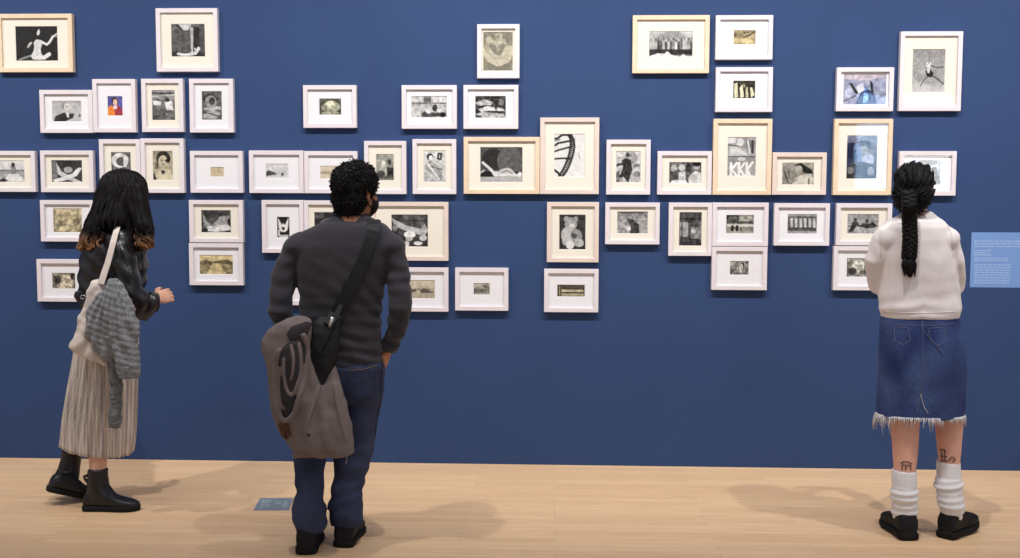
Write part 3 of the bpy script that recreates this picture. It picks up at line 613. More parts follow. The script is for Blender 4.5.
# ------------------------------------------------------------------ wall text panel and floor label
def flat_label(name, corners, m, lines, ml, label, cat, nrm, lettering='lettering'):
    """corners: top-left, top-right, bottom-right, bottom-left"""
    a, b, c, d = [Vector(q) for q in corners]; n = Vector(nrm)
    mb = MB(); th = 0.0012
    mb.add([a, b, c, d, a + n * th, b + n * th, c + n * th, d + n * th], [(0, 1, 2, 3), (4, 5, 6, 7), (0, 1, 5, 4), (1, 2, 6, 5), (2, 3, 7, 6), (3, 0, 4, 7)])
    o = mb.build(name, m, smooth=False); tag(o, label, cat)
    lm = MB()
    at = lambda s, t: a + (b - a) * s + (d - a) * t + n * (th + 0.0004)
    for (s0, s1, t0, t1) in lines: lm.add([at(s0, t0), at(s1, t0), at(s1, t1), at(s0, t1)], [(0, 1, 2, 3)])
    lm.build(lettering, ml, o, smooth=False)
    return o
def para(s0, s1, t0, t1, n, fill=0.5, seed=1):
    r = random.Random(seed); out = []
    for i in range(n):
        t = t0 + (t1 - t0) * i / n; s = s0; end = s1 - r.random() * 0.18 * (s1 - s0)
        while s < end - 0.01:
            w = 0.02 + r.random() * 0.07; out.append((s, min(s + w, end), t, t + (t1 - t0) / n * fill)); s += w + 0.012
    return out
a, b, c, d = P(971.6, 232.3, 0), P(1030, 232.3, 0), P(1030, 287.3, 0), P(971.3, 287.3, 0)
b.z = a.z; c.z = d.z; d.x = a.x; c.x = b.x
M_panel = mat('light_blue_panel_vinyl', rgb(112, 146, 200), 0.7, 0.15, var=0.03, vscale=5)
lines = para(0.05, 0.95, 0.15, 0.29, 3, 0.42, 3) + para(0.05, 0.36, 0.32, 0.44, 3, 0.5, 4) + para(0.06, 0.72, 0.46, 0.54, 2, 0.5, 5) + para(0.07, 0.8, 0.58, 0.95, 8, 0.45, 6)
flat_label('wall_text_panel', (a, b, c, d), M_panel, lines, mat('panel_lettering', rgb(152, 178, 218), 0.7), 'light blue text panel on the blue wall, right of the woman in the white sweater', 'text panel', (0, -1, 0))
a, b, c, d = G(260, 498), G(293.5, 498), G(289, 510.6), G(253.5, 510.6)
M_flab = mat('grey_blue_floor_vinyl', rgb(122, 134, 148), 0.55, 0.3, var=0.05, vscale=20)
lines = para(0.12, 0.42, 0.24, 0.8, 4, 0.45, 8) + para(0.52, 0.72, 0.3, 0.55, 2, 0.5, 9) + para(0.76, 0.92, 0.3, 0.8, 3, 0.5, 10)
flat_label('floor_label', (a, b, c, d), M_flab, lines, mat('floor_label_lettering', rgb(168, 186, 190), 0.55), 'grey-blue text label stuck on the wooden floor left of the man\'s feet', 'floor label', (0, 0, 1))
# ------------------------------------------------------------------ people: shared builders
M_skin_m = mat('tan_skin', rgb(176, 122, 94), 0.55, 0.3, var=0.05, vscale=18, sss=0.15)
M_skin_f = mat('light_skin', rgb(214, 164, 140), 0.55, 0.3, var=0.05, vscale=18, sss=0.15)
M_skin_g = mat('warm_skin', rgb(196, 145, 116), 0.55, 0.3, var=0.07, vscale=16, sss=0.15)
M_eye = mat('eye_white', rgb(225, 220, 215), 0.2, 0.5)
M_black_hair = mat('black_hair', rgb(13, 11, 12), 0.6, 0.22, var=0.3, vscale=40, bump=0.5, bscale=160, stretch=(3, 3, 0.35), bdist=0.004)
M_long_hair = mat('long_dark_hair', (1, 1, 1, 1), 0.6, 0.16, attr='Col', var=0.25, vscale=40, bump=0.4, bscale=150, stretch=(3, 3, 0.3), bdist=0.004)
M_black_shoe = mat('black_shoe_leather', rgb(20, 19, 22), 0.62, 0.25, var=0.15, vscale=30, bump=0.15, bscale=90)
M_black_sole = mat('black_rubber_sole', rgb(20, 19, 20), 0.7, 0.2)

def turn(yaw, pitch=0.0):
    """local x right, y forward, z up -> world; yaw 0 faces the wall (+y), positive turns right"""
    return Matrix.Rotation(-math.radians(yaw), 3, 'Z') @ Matrix.Rotation(math.radians(pitch), 3, 'X')

def head(mb, c, M, s=0.93):
    c = Vector(c); q = lambda x, y, z: c + M @ (Vector((x, y, z)) * s)
    e = lambda p, r, R=None: mb.ell(q(*p), [k * s for k in r], M if R is None else M @ R)
    e((0, -.016, .032), (.076, .097, .094)); e((0, .03, -.03), (.062, .066, .088)); e((0, .045, -.078), (.045, .046, .042))
    e((0, .078, -.1), (.022, .02, .018)); e((0, .078, .03), (.05, .016, .016))
    mb.tube([q(0, .086, .022), q(0, .1, -.004), q(0, .113, -.026), q(0, .098, -.036)], [.009 * s, .011 * s, .015 * s, .011 * s], 10)
    for sx in (-1, 1):
        e((sx * .013, .097, -.03), (.009, .01, .008)); e((sx * .042, .06, -.03), (.024, .022, .026))
        R = Matrix.Rotation(math.radians(sx * 22), 3, 'Z')
        e((sx * .078, -.008, -.006), (.009, .021, .033), R); e((sx * .083, -.016, .008), (.008, .016, .02), R)
    e((0, .092, -.057), (.023, .011, .006)); e((0, .09, -.069), (.02, .011, .007))
    return q
def eyes(q, M, root, s=0.93):
    for sx in (-1, 1):
        m = MB(); m.ell(q(sx * .031, .079, .006), (.0125 * s,) * 3, M, 14, 8); o = m.build('eye', M_eye, root)
        m = MB(); m.ell(q(sx * .031, .0885, .006), (.006 * s, .0035 * s, .006 * s), M, 12, 6); m.build('iris', M_black_sole, o)

def hand(mb, wrist, d, palm, side, curl=25.0, s=1.0, thumb_in=0.4, curls=None):
    """d: towards the fingertips, palm: out of the palm, side: towards the thumb"""
    w = Vector(wrist); d = Vector(d).normalized(); palm = Vector(palm); palm = (palm - d * palm.dot(d)).normalized()
    sd = d.cross(palm); sd = sd if sd.dot(Vector(side)) > 0 else -sd
    rings = []
    for t, a, b in ((-.01, .026, .019), (.02, .032, .017), (.055, .041, .015), (.088, .042, .012)):
        rings.append([w + d * (t * s) + sd * (a * s * math.cos(2 * PI * j / 16)) + palm * (b * s * math.sin(2 * PI * j / 16)) for j in range(16)])
    mb.loft(rings)
    for i, (o, L, r) in enumerate(((.0315, .072, .0078), (.0105, .08, .0080), (-.0105, .075, .0077), (-.0310, .058, .0070))):
        p = w + d * ((.078 + (.004 if i in (1, 2) else 0)) * s) + sd * (o * s); v = (d + sd * (o * 2.2)).normalized()
        pts = [p, p + v * .012 * s]; a = 0; cu = (curls[i] if curls else curl)
        for k, f in enumerate((.45, .31, .24)):
            a += math.radians(cu * (0.7 if k == 0 else 1.0)); dirv = v * math.cos(a) + palm * math.sin(a)
            pts.append(pts[-1] + dirv * (L * f * s))
        rr = [r * s * 1.05, r * s * 1.08, r * s * 1.03, r * s * .95, r * s * .72]
        mb.tube(pts, rr, 8)
    b = w + d * (.022 * s) + sd * (.026 * s)
    t1 = b + (d * .62 + sd * .7 + palm * .3).normalized() * .034 * s
    t2 = t1 + (d * .86 + sd * (.5 - thumb_in) + palm * .35).normalized() * .03 * s
    t3 = t2 + (d * .95 + sd * (.15 - thumb_in) + palm * .3).normalized() * .024 * s
    mb.tube([b, t1, t2, t3], [.0135 * s, .0115 * s, .0098 * s, .0068 * s], 10)

def limb(mb, pts, rad, n=16): mb.tube(pts, rad, n)

def shoe(name, heel, d, L, W, H, m, root, sole_t=0.028, sole_gap=0.0, toe_lift=0.0, shaft=None, heel_h=0.0):
    """heel: the ground point at the back of the heel, d: toe direction, heel_h: how far the heel is lifted"""
    heel = Vector(heel); d = Vector((d[0], d[1], 0)).normalized()
    if heel_h:
        sl = math.asin(min(0.9, heel_h / (L * 0.8))); f = d * math.cos(sl) - Vector((0, 0, 1)) * math.sin(sl); up = Vector((0, 0, 1)) * math.cos(sl) + d * math.sin(sl)
        heel = heel + Vector((0, 0, heel_h))
    else: f, up = d, Vector((0, 0, 1))
    sd = f.cross(up)
    prof = [(0.0, .55, .66), (.03, .74, .84), (.12, .80, 1.0), (.25, .79, 1.04), (.38, .80, 1.0), (.50, .86, .86), (.62, .95, .70), (.74, .99, .60), (.85, .92, .53), (.93, .74, .46), (.98, .48, .36), (1.0, .25, .24)]
    def section(t, wf, z0, z1, pw, roll):
        c = heel + f * (t * L); ring = []; n = 24
        lift = toe_lift * max(0, t - .6) / .4
        if heel_h and t > .72: lift += (t - .72) * L * math.tan(sl) * 0.75
        for j in range(n):
            a = 2 * PI * j / n; x, z = math.cos(a), math.sin(a)
            x = math.copysign(abs(x) ** pw, x); z = math.copysign(abs(z) ** pw, z)
            ring.append(c + sd * (x * W / 2 * wf + roll) + up * (lift + (z0 + z1) / 2 + z * (z1 - z0) / 2))
        return ring
    mb = MB(); mb.loft([section(t, wf * .97, sole_t * .55, max(H * hf, sole_t + .012), .75, 0) for t, wf, hf in prof])
    if shaft:
        mb.loft([[Vector(c) + Vector((a * math.cos(2 * PI * j / 24), b * math.sin(2 * PI * j / 24), 0)) for j in range(24)] for c, a, b in shaft])
    up_o = link(name, fuse(mb, .005, 4), m, root)
    mb = MB(); mb.loft([section(t * 1.012 - .006, wf * 1.05, 0.0, sole_t, .45, 0) for t, wf, hf in prof])
    mb.build('sole', M_black_sole, up_o)
    return up_o

def tufts(mb, spots, length, r0, bend, seed=3):
    r = random.Random(seed)
    for p, n in spots:
        d = (n * 0.55 + bend + Vector((r.uniform(-.5, .5), r.uniform(-.5, .5), r.uniform(-.4, .4)))).normalized()
        L = length * r.uniform(.6, 1.25)
        d2 = (d * 0.6 + bend * 0.9 - n * .15).normalized()
        mb.tube([p - n * .006, p + d * L * .5, p + d * L * .5 + d2 * L * .5], [r0, r0 * .8, r0 * .12], 5, cap=(False, True))
def samples(me, n, seed=1, flt=None):
    r = random.Random(seed); me.update(); polys = list(me.polygons); out = []
    ar = [p.area for p in polys]
    for p in r.choices(polys, ar, k=n):
        c, nn = Vector(p.center), Vector(p.normal)
        if flt is None or flt(c): out.append((c, nn))
    return out
def join_mesh(me, mb):
    """append the builder's solids to a mesh"""
    m2 = MB(); m2.v = [tuple(v.co) for v in me.vertices]; m2.f = [tuple(p.vertices) for p in me.polygons]
    m2.add(mb.v, mb.f); return m2
def seam(tree, uv, r, m, name, root, off=0.0015, n=24):
    """a thin sewn thread lying on a garment along photo-space points"""
    pts = []
    for (a, b), (c, d) in zip(uv, uv[1:]):
        for i in range(n // max(1, len(uv) - 1)):
            t = i / (n // max(1, len(uv) - 1)); q = on(tree, a + (c - a) * t, b + (d - b) * t, off)
            if q: pts.append(q)
    if len(pts) < 3: return None
    mb = MB(); mb.tube(pts, r, 6); return mb.build(name, m, root)
def ribbon(mb, pts, nrms, half, th):
    """strap of rectangular section through pts, facing nrms"""
    rings = []; m = len(pts)
    for i in range(m):
        t = (pts[min(i + 1, m - 1)] - pts[max(i - 1, 0)]).normalized(); n = nrms[i]; n = (n - t * n.dot(t)).normalized(); s = t.cross(n)
        rings.append([pts[i] + s * half + n * th, pts[i] - s * half + n * th, pts[i] - s * half - n * th, pts[i] + s * half - n * th])
    mb.loft(rings)
def folds(p, seed, f1, amp):
    return amp * (fbm(p, f1, seed) + 0.5 * fbm(p, f1 * 2.1, seed + 3))

# ------------------------------------------------------------------ the man in the middle
YM = -1.47
man = empty('person', (P(340, 300, YM).x, YM, 0), 'man seen from behind in dark grey shirt, jeans and black face mask', 'person')
hc = P(357, 193.5, YM + .04); HM = turn(34, 4)
torso = [(215, 336, 370, .052, .03, 1.5), (219.5, 330, 377, .062, .015, 1), (225, 316, 386, .078), (232, 301, 394, .095), (245, 295, 396, .112), (262, 295, 393, .122), (280, 298, 387, .122),
         (300, 299.5, 382.5, .116), (320, 300.5, 381, .112), (340, 302, 382, .118), (352, 302.5, 383, .124), (363, 303, 384, .128)]
la = [P(297, 250, YM), P(284, 275, YM - .02), P(280, 312, YM - .06), P(289, 333, YM - .03), P(300, 353, YM + .03)]
lr = [.064, .058, .053, .045, .034]
ra = [P(391, 250, YM), P(398, 272, YM - .02), P(401, 306, YM - .06), P(396, 331, YM - .03), P(388, 350, YM + .02)]
rr = [.064, .055, .052, .044, .033]
lleg = [(352, 303, 344, .1), (385, 304, 345, .11), (405, 304, 344, .105), (430, 299, 336, .092), (455, 295, 327, .08), (475, 296, 324.5, .074), (492, 297.5, 323, .07), (501, 294.5, 324, .074), (508, 291, 326, .08), (515, 292, 326.5, .078), (522, 294.5, 326, .07), (531, 296, 325.5, .066)]
rleg = [(352, 342, 383.5, .1, .02), (370, 342, 384, .112, .02), (390, 343, 383, .112, .02), (408, 342, 380, .104, .03), (425, 340, 376.5, .094, .03), (440, 337, 375.5, .088, .04), (455, 335, 373, .08, .04), (470, 333.5, 368.5, .074, .04), (486, 332.5, 364, .07, .04), (499, 330.5, 362, .07, .04), (506, 327.5, 364, .078, .04), (512, 329, 364, .078, .04), (518, 331.5, 362.5, .07, .035), (525, 331, 362, .066, .03)]
def lean(rows_, v0, v1, d):
    """shift the lower rows of a leg towards its shoe"""
    return [tuple(r[:4]) + ((r[4] if len(r) > 4 else 0) + d * max(0, min(1, (r[0] - v0) / (v1 - v0))),) for r in rows_]
lleg, rleg = lean(lleg, 400, 505, -.10), lean(rleg, 400, 505, -.05)
hl, hr = G(306, 555), G(343, 548)
mb = MB()
q = head(mb, hc, HM)
limb(mb, [P(352, 226, YM + .005), P(352.5, 214, YM + .02), q(0, -.02, -.03)], [.07, .054, .054])
mb.rows(torso[2:], YM, .018)
limb(mb, la, [r - .012 for r in lr]); limb(mb, ra, [r - .012 for r in rr])
mb.rows(lleg, YM, .016); mb.rows(rleg, YM, .016)
for a, d in ((hl, Vector((-.12, 1, 0))), (hr, Vector((.02, 1, 0)))):
    mb.tube([a + d * .06 + Vector((0, 0, .09)), a + d * .07 + Vector((0, 0, .06)), a + d * .19 + Vector((0, 0, .05))], [.032, .034, .026], 12)
hand(mb, la[-1], (.12, .25, -.9), (1, .1, .1), (0, 1, .2), 20, .98)
hand(mb, ra[-1], (-.30, .22, -.85), (-.9, .3, 0), (.1, -1, .3), 12, .98, thumb_in=.1)
link('body', fuse(mb, .0045, 3), M_skin_m, man); eyes(q, HM, man)
# hair
mb = MB()
e = lambda p, r: mb.ell(q(*p), r, HM)
e((0, -.018, .052), (.092, .108, .093)); e((0, -.055, -.012), (.083, .068, .085)); e((0, -.07, -.05), (.062, .046, .058)); e((0, .02, .09), (.07, .07, .05)); e((0, -.062, -.07), (.06, .044, .055))
hm = fuse(mb, .005, 8); displace(hm, lambda p, n: folds(p, 2.0, 28, .007) + folds(p, 7.0, 70, .003))
tb = MB(); ctr = q(0, -.02, .03)
tufts(tb, samples(hm, 2600, 4, lambda c: c.z > hc.z - .105), .015, .0034, HM @ Vector((.1, .15, -.25)), 5)
link('hair', join_mesh(hm, tb).mesh('hair'), M_black_hair, man)
# mask
mb = MB()
mb.ell(q(0, .052, -.052), (.062, .062, .062), HM); mb.ell(q(0, .09, -.035), (.03, .03, .034), HM)
mk = fuse(mb, .005, 6); M_mask = mat('black_mask_cloth', rgb(24, 24, 27), 0.8, 0.2, bump=.2, bscale=200)
bm = bmesh.new(); bm.from_mesh(mk); Mi = HM.inverted()
bmesh.ops.delete(bm, geom=[v for v in bm.verts if (Mi @ (v.co - q(0, 0, 0))).y < .032], context='VERTS'); bm.to_mesh(mk); bm.free()
mo = link('face_mask', mk, M_mask, man)
mb = MB()
for sx in (-1, 1):
    mb.tube([q(sx * .06, .045, -.03), q(sx * .076, .015, -.005), q(sx * .088, -.03, .012), q(sx * .086, -.036, -.02), q(sx * .07, .0, -.05), q(sx * .055, .04, -.075)], .0028, 6)
mb.build('ear_loop', M_mask, mo)
# shirt
mb = MB(); mb.rows(torso, YM, 0, n=44, p=2.25)
mb.ell(P(302, 247, YM), (.082, .08, .07)); mb.ell(P(387, 247, YM), (.082, .08, .07))
limb(mb, la[:-1] + [la[-2].lerp(la[-1], .8)], lr); limb(mb, ra[:-1] + [ra[-2].lerp(ra[-1], .75)], rr)
sh = fuse(mb, .0055, 24)
zt, zb = P(340, 225, YM).z, P(340, 362, YM).z
xr = P(345, 300, YM).x
def shirt_fold(p, n):
    t = (zt - p.z) / (zt - zb)
    w = math.sin((p.z * 118) + 3.2 * fbm(p, 5, 1) + (p.x - xr) * 14) * max(0, min(1, (t - .45) * 2.4)) * .0038
    w += math.sin(p.z * 70 + (p.x - xr) * 55 + 4 * fbm(p, 4, 6)) * .0022 * max(0, min(1, (t - .1) * 3)) * (1 if p.x > xr - .02 else .45)
    arm = abs(p.x - xr) > .2
    if arm: w += math.sin(p.z * 95 + 4 * fbm(p, 6, 9)) * .0024
    return w + folds(p, 3, 7, .005)
displace(sh, shirt_fold)
M_shirt = mat('dark_grey_jersey', rgb(58, 57, 63), 0.9, 0.15, var=.07, vscale=60, bump=.3, bscale=420, bdist=.002, sheen=.15)
so = link('shirt', sh, M_shirt, man); T_shirt = bvh(sh)
mb = MB(); mb.rows([(211, 336, 368, .052, .035, 3), (214, 333.5, 371, .060, .03, 3), (218, 330.5, 375, .066, .022, 2.5)], YM, 0, n=32); link('collar', fuse(mb, .005, 3), mat('shirt_collar_rib', rgb(58, 56, 60), 0.9, .15, bump=.3, bscale=300), so)
for pts in ((ra[-2].lerp(ra[-1], .55), ra[-2].lerp(ra[-1], .86)), (la[-2].lerp(la[-1], .6), la[-2].lerp(la[-1], .9))):
    mb = MB(); mb.tube(pts, [.042, .040], 20); mb.build('cuff', M_shirt, so)
# jeans
mb = MB(); mb.rows([(351, 305, 380, .112), (359, 305, 381, .118)] + [(366, 303, 384, .13), (378, 303.5, 384, .13, .01), (392, 304, 383, .125, .01), (402, 304, 381, .11, .015)], YM, -.004, p=2.3); mb.rows(lleg, YM, 0, p=2.2); mb.rows(rleg, YM, 0, p=2.2)
je = fuse(mb, .0055, 7)
zk = P(340, 460, YM).z; za = P(340, 505, YM).z
def jean_fold(p, n):
    t = max(0, min(1, (.62 - p.z) / .5))
    w = math.sin(p.z * 75 + 4 * fbm(p, 7, 2) + 9 * (p.x - xr)) * .0042 * t
    return w + folds(p, 5, 9, .006) + folds(p, 8, 25, .002)
displace(je, jean_fold)
M_jean_m = mat('dark_indigo_denim', rgb(54, 62, 88), 0.85, 0.2, var=.38, vscale=7, bump=.35, bscale=500, bdist=.002)
jo = link('jeans', je, M_jean_m, man); T_j = bvh(je)
M_th_m = mat('tan_jean_thread', rgb(120, 100, 84), .8)
seam(T_j, [(349, 370.5), (363, 369.5), (378, 365)], .0018, M_th_m, 'pocket_stitching', jo)
seam(T_j, [(349, 371), (351, 392), (360, 399), (372, 394), (377, 367)], .0010, mat('dark_jean_thread', rgb(70, 66, 78), .8), 'pocket_stitching', jo)
seam(T_j, [(381.5, 368), (380, 400), (374, 440)], .0012, mat('side_seam_thread', rgb(30, 36, 60), .8), 'side_seam', jo)
shoe('shoe', hl, (-.12, 1), .285, .120, .118, M_black_shoe, man, sole_t=.03)
shoe('shoe', hr, (.02, 1), .285, .120, .118, M_black_shoe, man, sole_t=.03)

# crossbody bag and its strap: its own thing, worn over the shoulder
bag = empty('crossbody_bag', (P(322, 360, YM).x, YM - .16, P(322, 395, YM).z), "black crossbody bag slung on the man's back, strap over his right shoulder", 'bag')
M_bag = mat('black_nylon', rgb(26, 26, 31), 0.6, 0.3, var=.12, vscale=12, bump=.25, bscale=260)
mb = MB()
mb.rows([(316, 318, 338, .012, -.135), (322, 314, 341, .03, -.15), (335, 308, 341, .042, -.16), (352, 303, 338, .05, -.165), (372, 298, 333, .052, -.165), (388, 297, 326, .046, -.165), (397, 299, 318, .02, -.165)], YM, 0, p=3.0)
bg = fuse(mb, .005, 5); displace(bg, lambda p, n: folds(p, 4, 14, .006)); link('bag_body', bg, M_bag, bag); T_bag = bvh(bg)
path = [(374, 225.5), (373.2, 231), (371.5, 238), (368.6, 248), (364, 260), (358, 273), (351, 287), (343.5, 301), (336, 314)]
pts, nn = [], []
for u, v in path:
    h = T_shirt.ray_cast(CAM_C, ray(u, v))
    n = h[1] if h[1].dot(ray(u, v)) < 0 else -h[1]
    n = (n * .5 + Vector((0, -1, .15)) * .5).normalized(); pts.append(h[0] + n * .006); nn.append(n)
pts.append(P(329, 325, YM - .19)); nn.append(Vector((0, -1, 0)))
top = P(373.5, 221.8, YM - .01); pts = [top + Vector((0, .07, -.035)), top + Vector((0, .03, .004)), top + Vector((0, -.02, .008))] + pts
nn = [Vector((0, .8, .6)), Vector((0, .2, 1)), Vector((0, -.3, 1))] + nn
mb = MB(); ribbon(mb, pts, nn, .027, .0028); mb.build('strap', M_bag, bag, smooth=False, bevel=.001)
mb = MB(); c = P(331, 322, YM - .205); mb.tube([c + Vector((-.008, 0, -.02)), c + Vector((.008, 0, .02))], (.004, .007), 10, ref=(0, 1, 0)); mb.build('buckle', mat('silver_buckle', rgb(215, 215, 210), .3, .5, metallic=.6), bag)
mb = MB(); ribbon(mb, [P(341, 305, YM - .15), P(333, 322, YM - .195), P(325, 340, YM - .215), P(318, 352, YM - .222)], [Vector((0, -1, 0))] * 4, .010, .003); mb.build('strap_end', M_bag, bag, smooth=False)

# brownish grey jacket hung over the bag
jk = empty('jacket', (P(305, 400, YM).x, YM - .2, P(305, 455, YM).z), "brownish grey jacket draped over the man's black bag at his left hip", 'jacket')
YJ = YM - .215
M_jk = mat('brownish_grey_cotton', rgb(124, 113, 111), 0.88, 0.15, var=.10, vscale=14, bump=.3, bscale=300, bdist=.002)
M_jl = mat('dark_lining_and_shade', rgb(56, 52, 56), .75, .2, var=.1, vscale=20)
main = [(316.5, 297, 305, .012, .02), (319, 288, 312, .03, .015), (324, 276, 313, .045), (331, 266, 312, .055), (340, 262, 311, .062), (350, 262, 310.5, .066), (362, 266, 312, .066), (376, 270, 316, .066), (392, 272.5, 322, .066), (408, 275, 328, .066), (422, 279, 331, .066), (434, 284.5, 334, .064), (442, 289, 337, .06), (450, 292, 338, .052)]
tail = [(364, 330, 334.5, .012, .05), (372, 327, 337.5, .03, .045), (392, 320, 342, .042, .035), (412, 314, 346.5, .05, .03), (432, 306, 351, .055, .025), (446, 297, 354, .056, .025), (453, 293, 355, .052, .025), (457.5, 294, 336, .03, .025)]
mb = MB(); mb.rows(main, YJ, 0, n=44, p=2.3); mb.rows(tail, YJ, 0, n=44, p=2.6)
jm = fuse(mb, .005, 5)
zz0 = P(300, 330, YJ).z; zz1 = P(300, 455, YJ).z
def jk_fold(p, n):
    t = max(0, min(1, (zz0 - p.z) / (zz0 - zz1)))
    a = p.x * 92 + (p.z - zz1) * 16 + 2.8 * fbm(p, 5, 2)
    t *= max(.25, min(1, (p.z - zz1 + .02) / .12))
    return math.sin(a) * .009 * t + math.sin(a * .53 + 1.3) * .013 * t + folds(p, 6, 12, .008)
displace(jm, jk_fold)
T_jk = bvh(jm); jb = MB()
# the hanging hood: lining darkened for its inner shade, framed by nested folded bands
def band(uv, r, name, m, off=.004, par=None):
    pts = []
    for i in range(len(uv) - 1):
        for k in range(5):
            t = k / 5; q_ = on(T_jk, uv[i][0] + (uv[i + 1][0] - uv[i][0]) * t, uv[i][1] + (uv[i + 1][1] - uv[i][1]) * t, off)
            if q_: pts.append(q_)
    # soften the polyline
    for _ in range(3): pts = [pts[0]] + [(pts[i - 1] + pts[i] * 2 + pts[i + 1]) / 4 for i in range(1, len(pts) - 1)] + [pts[-1]]
    jb.tube(pts, [(r * (.6 if i in (0, len(pts) - 1) else 1), r * .9) for i in range(len(pts))], 12)
def patch(uv, name, m, off, par):
    """flat cloth patch following the jacket inside a photo-space outline"""
    cu = sum(a for a, b in uv) / len(uv); cv = sum(b for a, b in uv) / len(uv); m_ = MB(); N = 6; vs = []; fs = []
    k = len(uv)
    for r in range(N + 1):
        for a, b in uv:
            t = r / N; vs.append(on(T_jk, cu + (a - cu) * t, cv + (b - cv) * t, off + .004 * (1 - t) * 0) or P(cu, cv, YJ - .06))
    for r in range(N):
        for j in range(k):
            fs.append((r * k + j, r * k + (j + 1) % k, (r + 1) * k + (j + 1) % k, (r + 1) * k + j))
    m_.add(vs, fs); o = m_.build(name, m, par); sd_ = o.modifiers.new('s', 'SOLIDIFY'); sd_.thickness = .003; sd_.offset = 0; return o
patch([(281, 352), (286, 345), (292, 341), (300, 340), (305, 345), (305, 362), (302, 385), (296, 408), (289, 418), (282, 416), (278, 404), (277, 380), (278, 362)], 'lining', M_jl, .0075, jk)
band([(302, 333), (306.5, 346), (306, 366), (302, 390), (296, 412), (289, 421), (281, 419), (276.5, 404), (275, 380), (276, 360), (281, 347)], .0135, 'hood_band', M_jk, .008)
band([(298, 342), (300.5, 356), (300, 375), (296, 392), (291, 396), (286.5, 388), (284, 370), (284.5, 354)], .0095, 'hood_fold', M_jk, .007)
band([(291, 344), (294, 358), (293.5, 374), (291, 382)], .0085, 'hood_fold', M_jk, .007)
band([(281, 366), (280, 384), (282, 402), (287, 411)], .0075, 'hood_fold', M_jk, .007)
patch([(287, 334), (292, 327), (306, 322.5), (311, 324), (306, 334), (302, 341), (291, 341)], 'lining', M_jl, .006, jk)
patch([(277.5, 424), (283, 421), (289, 423), (291, 434), (287, 440), (281, 436)], 'leather_patch', mat('brown_suede', rgb(96, 66, 54), .85), .004, jk)
band([(322, 379), (316, 396), (309, 418), (303, 440)], .0065, 'sleeve_fold', M_jk, .003)
band([(334, 384), (337, 405), (343, 428), (347, 446)], .006, 'sleeve_fold', M_jk, .002)
jf = fuse(join_mesh(jm, jb), .004, 6); link('jacket_body', jf, M_jk, jk)
mb = MB(); a = on(T_jk, 308.5, 435, .004) or P(308.5, 435, YJ - .07); mb.ell(a, (.009, .004, .007)); mb.build('button', M_jl, jk)
mb = MB(); c = P(346.5, 461, YJ + .03); mb.tube([P(347, 455, YJ + .03), c, P(346, 463.5, YJ + .03)], [.0025, .003, .004], 8); mb.build('zip_pull', mat('grey_zip_pull', rgb(120, 118, 116), .5), jk)
# ------------------------------------------------------------------ woman on the right
YW = -1.2
wr = empty('person', (P(915, 300, YW).x, YW, 0), 'woman from behind in white sweater, blue denim skirt and white slouch socks', 'person')
hc = P(914, 191, YW + .02); HM = turn(24, 3)
torso = [(213, 903, 932, .05, .03), (217, 897, 938, .06, .02), (221, 886, 944, .075, .005), (227, 880, 950, .088), (240, 879.5, 952, .102), (258, 880, 953.5, .108), (276, 880, 956.5, .106),
         (292, 879.5, 958.5, .106), (304, 879, 960, .11), (310, 880, 960.5, .114), (314, 881, 959.5, .112), (317.5, 881, 958.5, .108)]
la = [P(885.5, 240, YW), P(877, 260, YW + .01), P(878.5, 284, YW + .05), P(892, 287, YW + .19), P(912, 277, YW + .25)]
ra = [P(946.5, 241, YW), P(952.5, 261, YW + .01), P(953.5, 286, YW + .05), P(942, 285, YW + .19), P(922, 274, YW + .27)]
ar = [.056, .052, .046, .038, .028]
lleg = [(400, 888, 921, .085), (425, 890.5, 919, .072), (440, 892, 918, .064), (452, 893, 917.5, .06), (462, 893.5, 916.5, .055), (472, 894, 915, .05), (490, 895, 914, .045), (508, 896, 912, .040, .01), (524, 897, 911, .036, .03)]
rleg = [(400, 933, 961, .075, .02), (425, 935.5, 962.5, .072, .03), (440, 937, 961, .064, .03), (450, 938, 960.5, .06, .03), (460, 939, 959.5, .054, .03), (472, 940, 959, .05, .03), (490, 941.5, 960, .045, .03), (506, 945, 960.5, .036, .03), (520, 948, 958, .026, .04)]
lleg, rleg = lean(lleg, 420, 505, -.06), lean(rleg, 420, 505, -.08)
mb = MB(); q = head(mb, hc, HM, .9)
limb(mb, [P(916, 228, YW), P(916, 216, YW + .01), P(916.5, 209, YW + .02), q(0, -.02, -.03)], [.06, .046, .045, .048])
mb.rows(torso[3:], YW, .016); limb(mb, la, [r - .008 for r in ar]); limb(mb, ra, [r - .008 for r in ar])
mb.rows([(317, 883, 956, .1), (345, 884, 959, .115), (370, 886, 960, .115), (392, 886, 962, .1)], YW, .012)
mb.rows(lleg, YW, 0); mb.rows(rleg, YW, 0)
hand(mb, la[-1], (.95, .2, .15), (0, -1, -.2), (0, -.1, 1), 30, .9); hand(mb, ra[-1], (-.95, .15, -.1), (0, -1, -.2), (0, -.1, 1), 25, .9)
fl, fr = G(909.5, 541), G(944.5, 539)
for a, d in ((fl, Vector((-.08, 1, 0))), (fr, Vector((.72, .7, 0)))):
    d.normalize(); mb.tube([a + d * .05 + Vector((0, 0, .06)), a + d * .12 + Vector((0, 0, .045)), a + d * .19 + Vector((0, 0, .038))], [.036, .034, .03], 12)
wb = fuse(mb, .0045, 4)
M_skin_w = mat('warm_leg_skin', rgb(224, 172, 152), 0.5, 0.3, var=0.06, vscale=16, sss=0.12)
link('body', wb, M_skin_w, wr); T_wb = bvh(wb); eyes(q, HM, wr, .9)
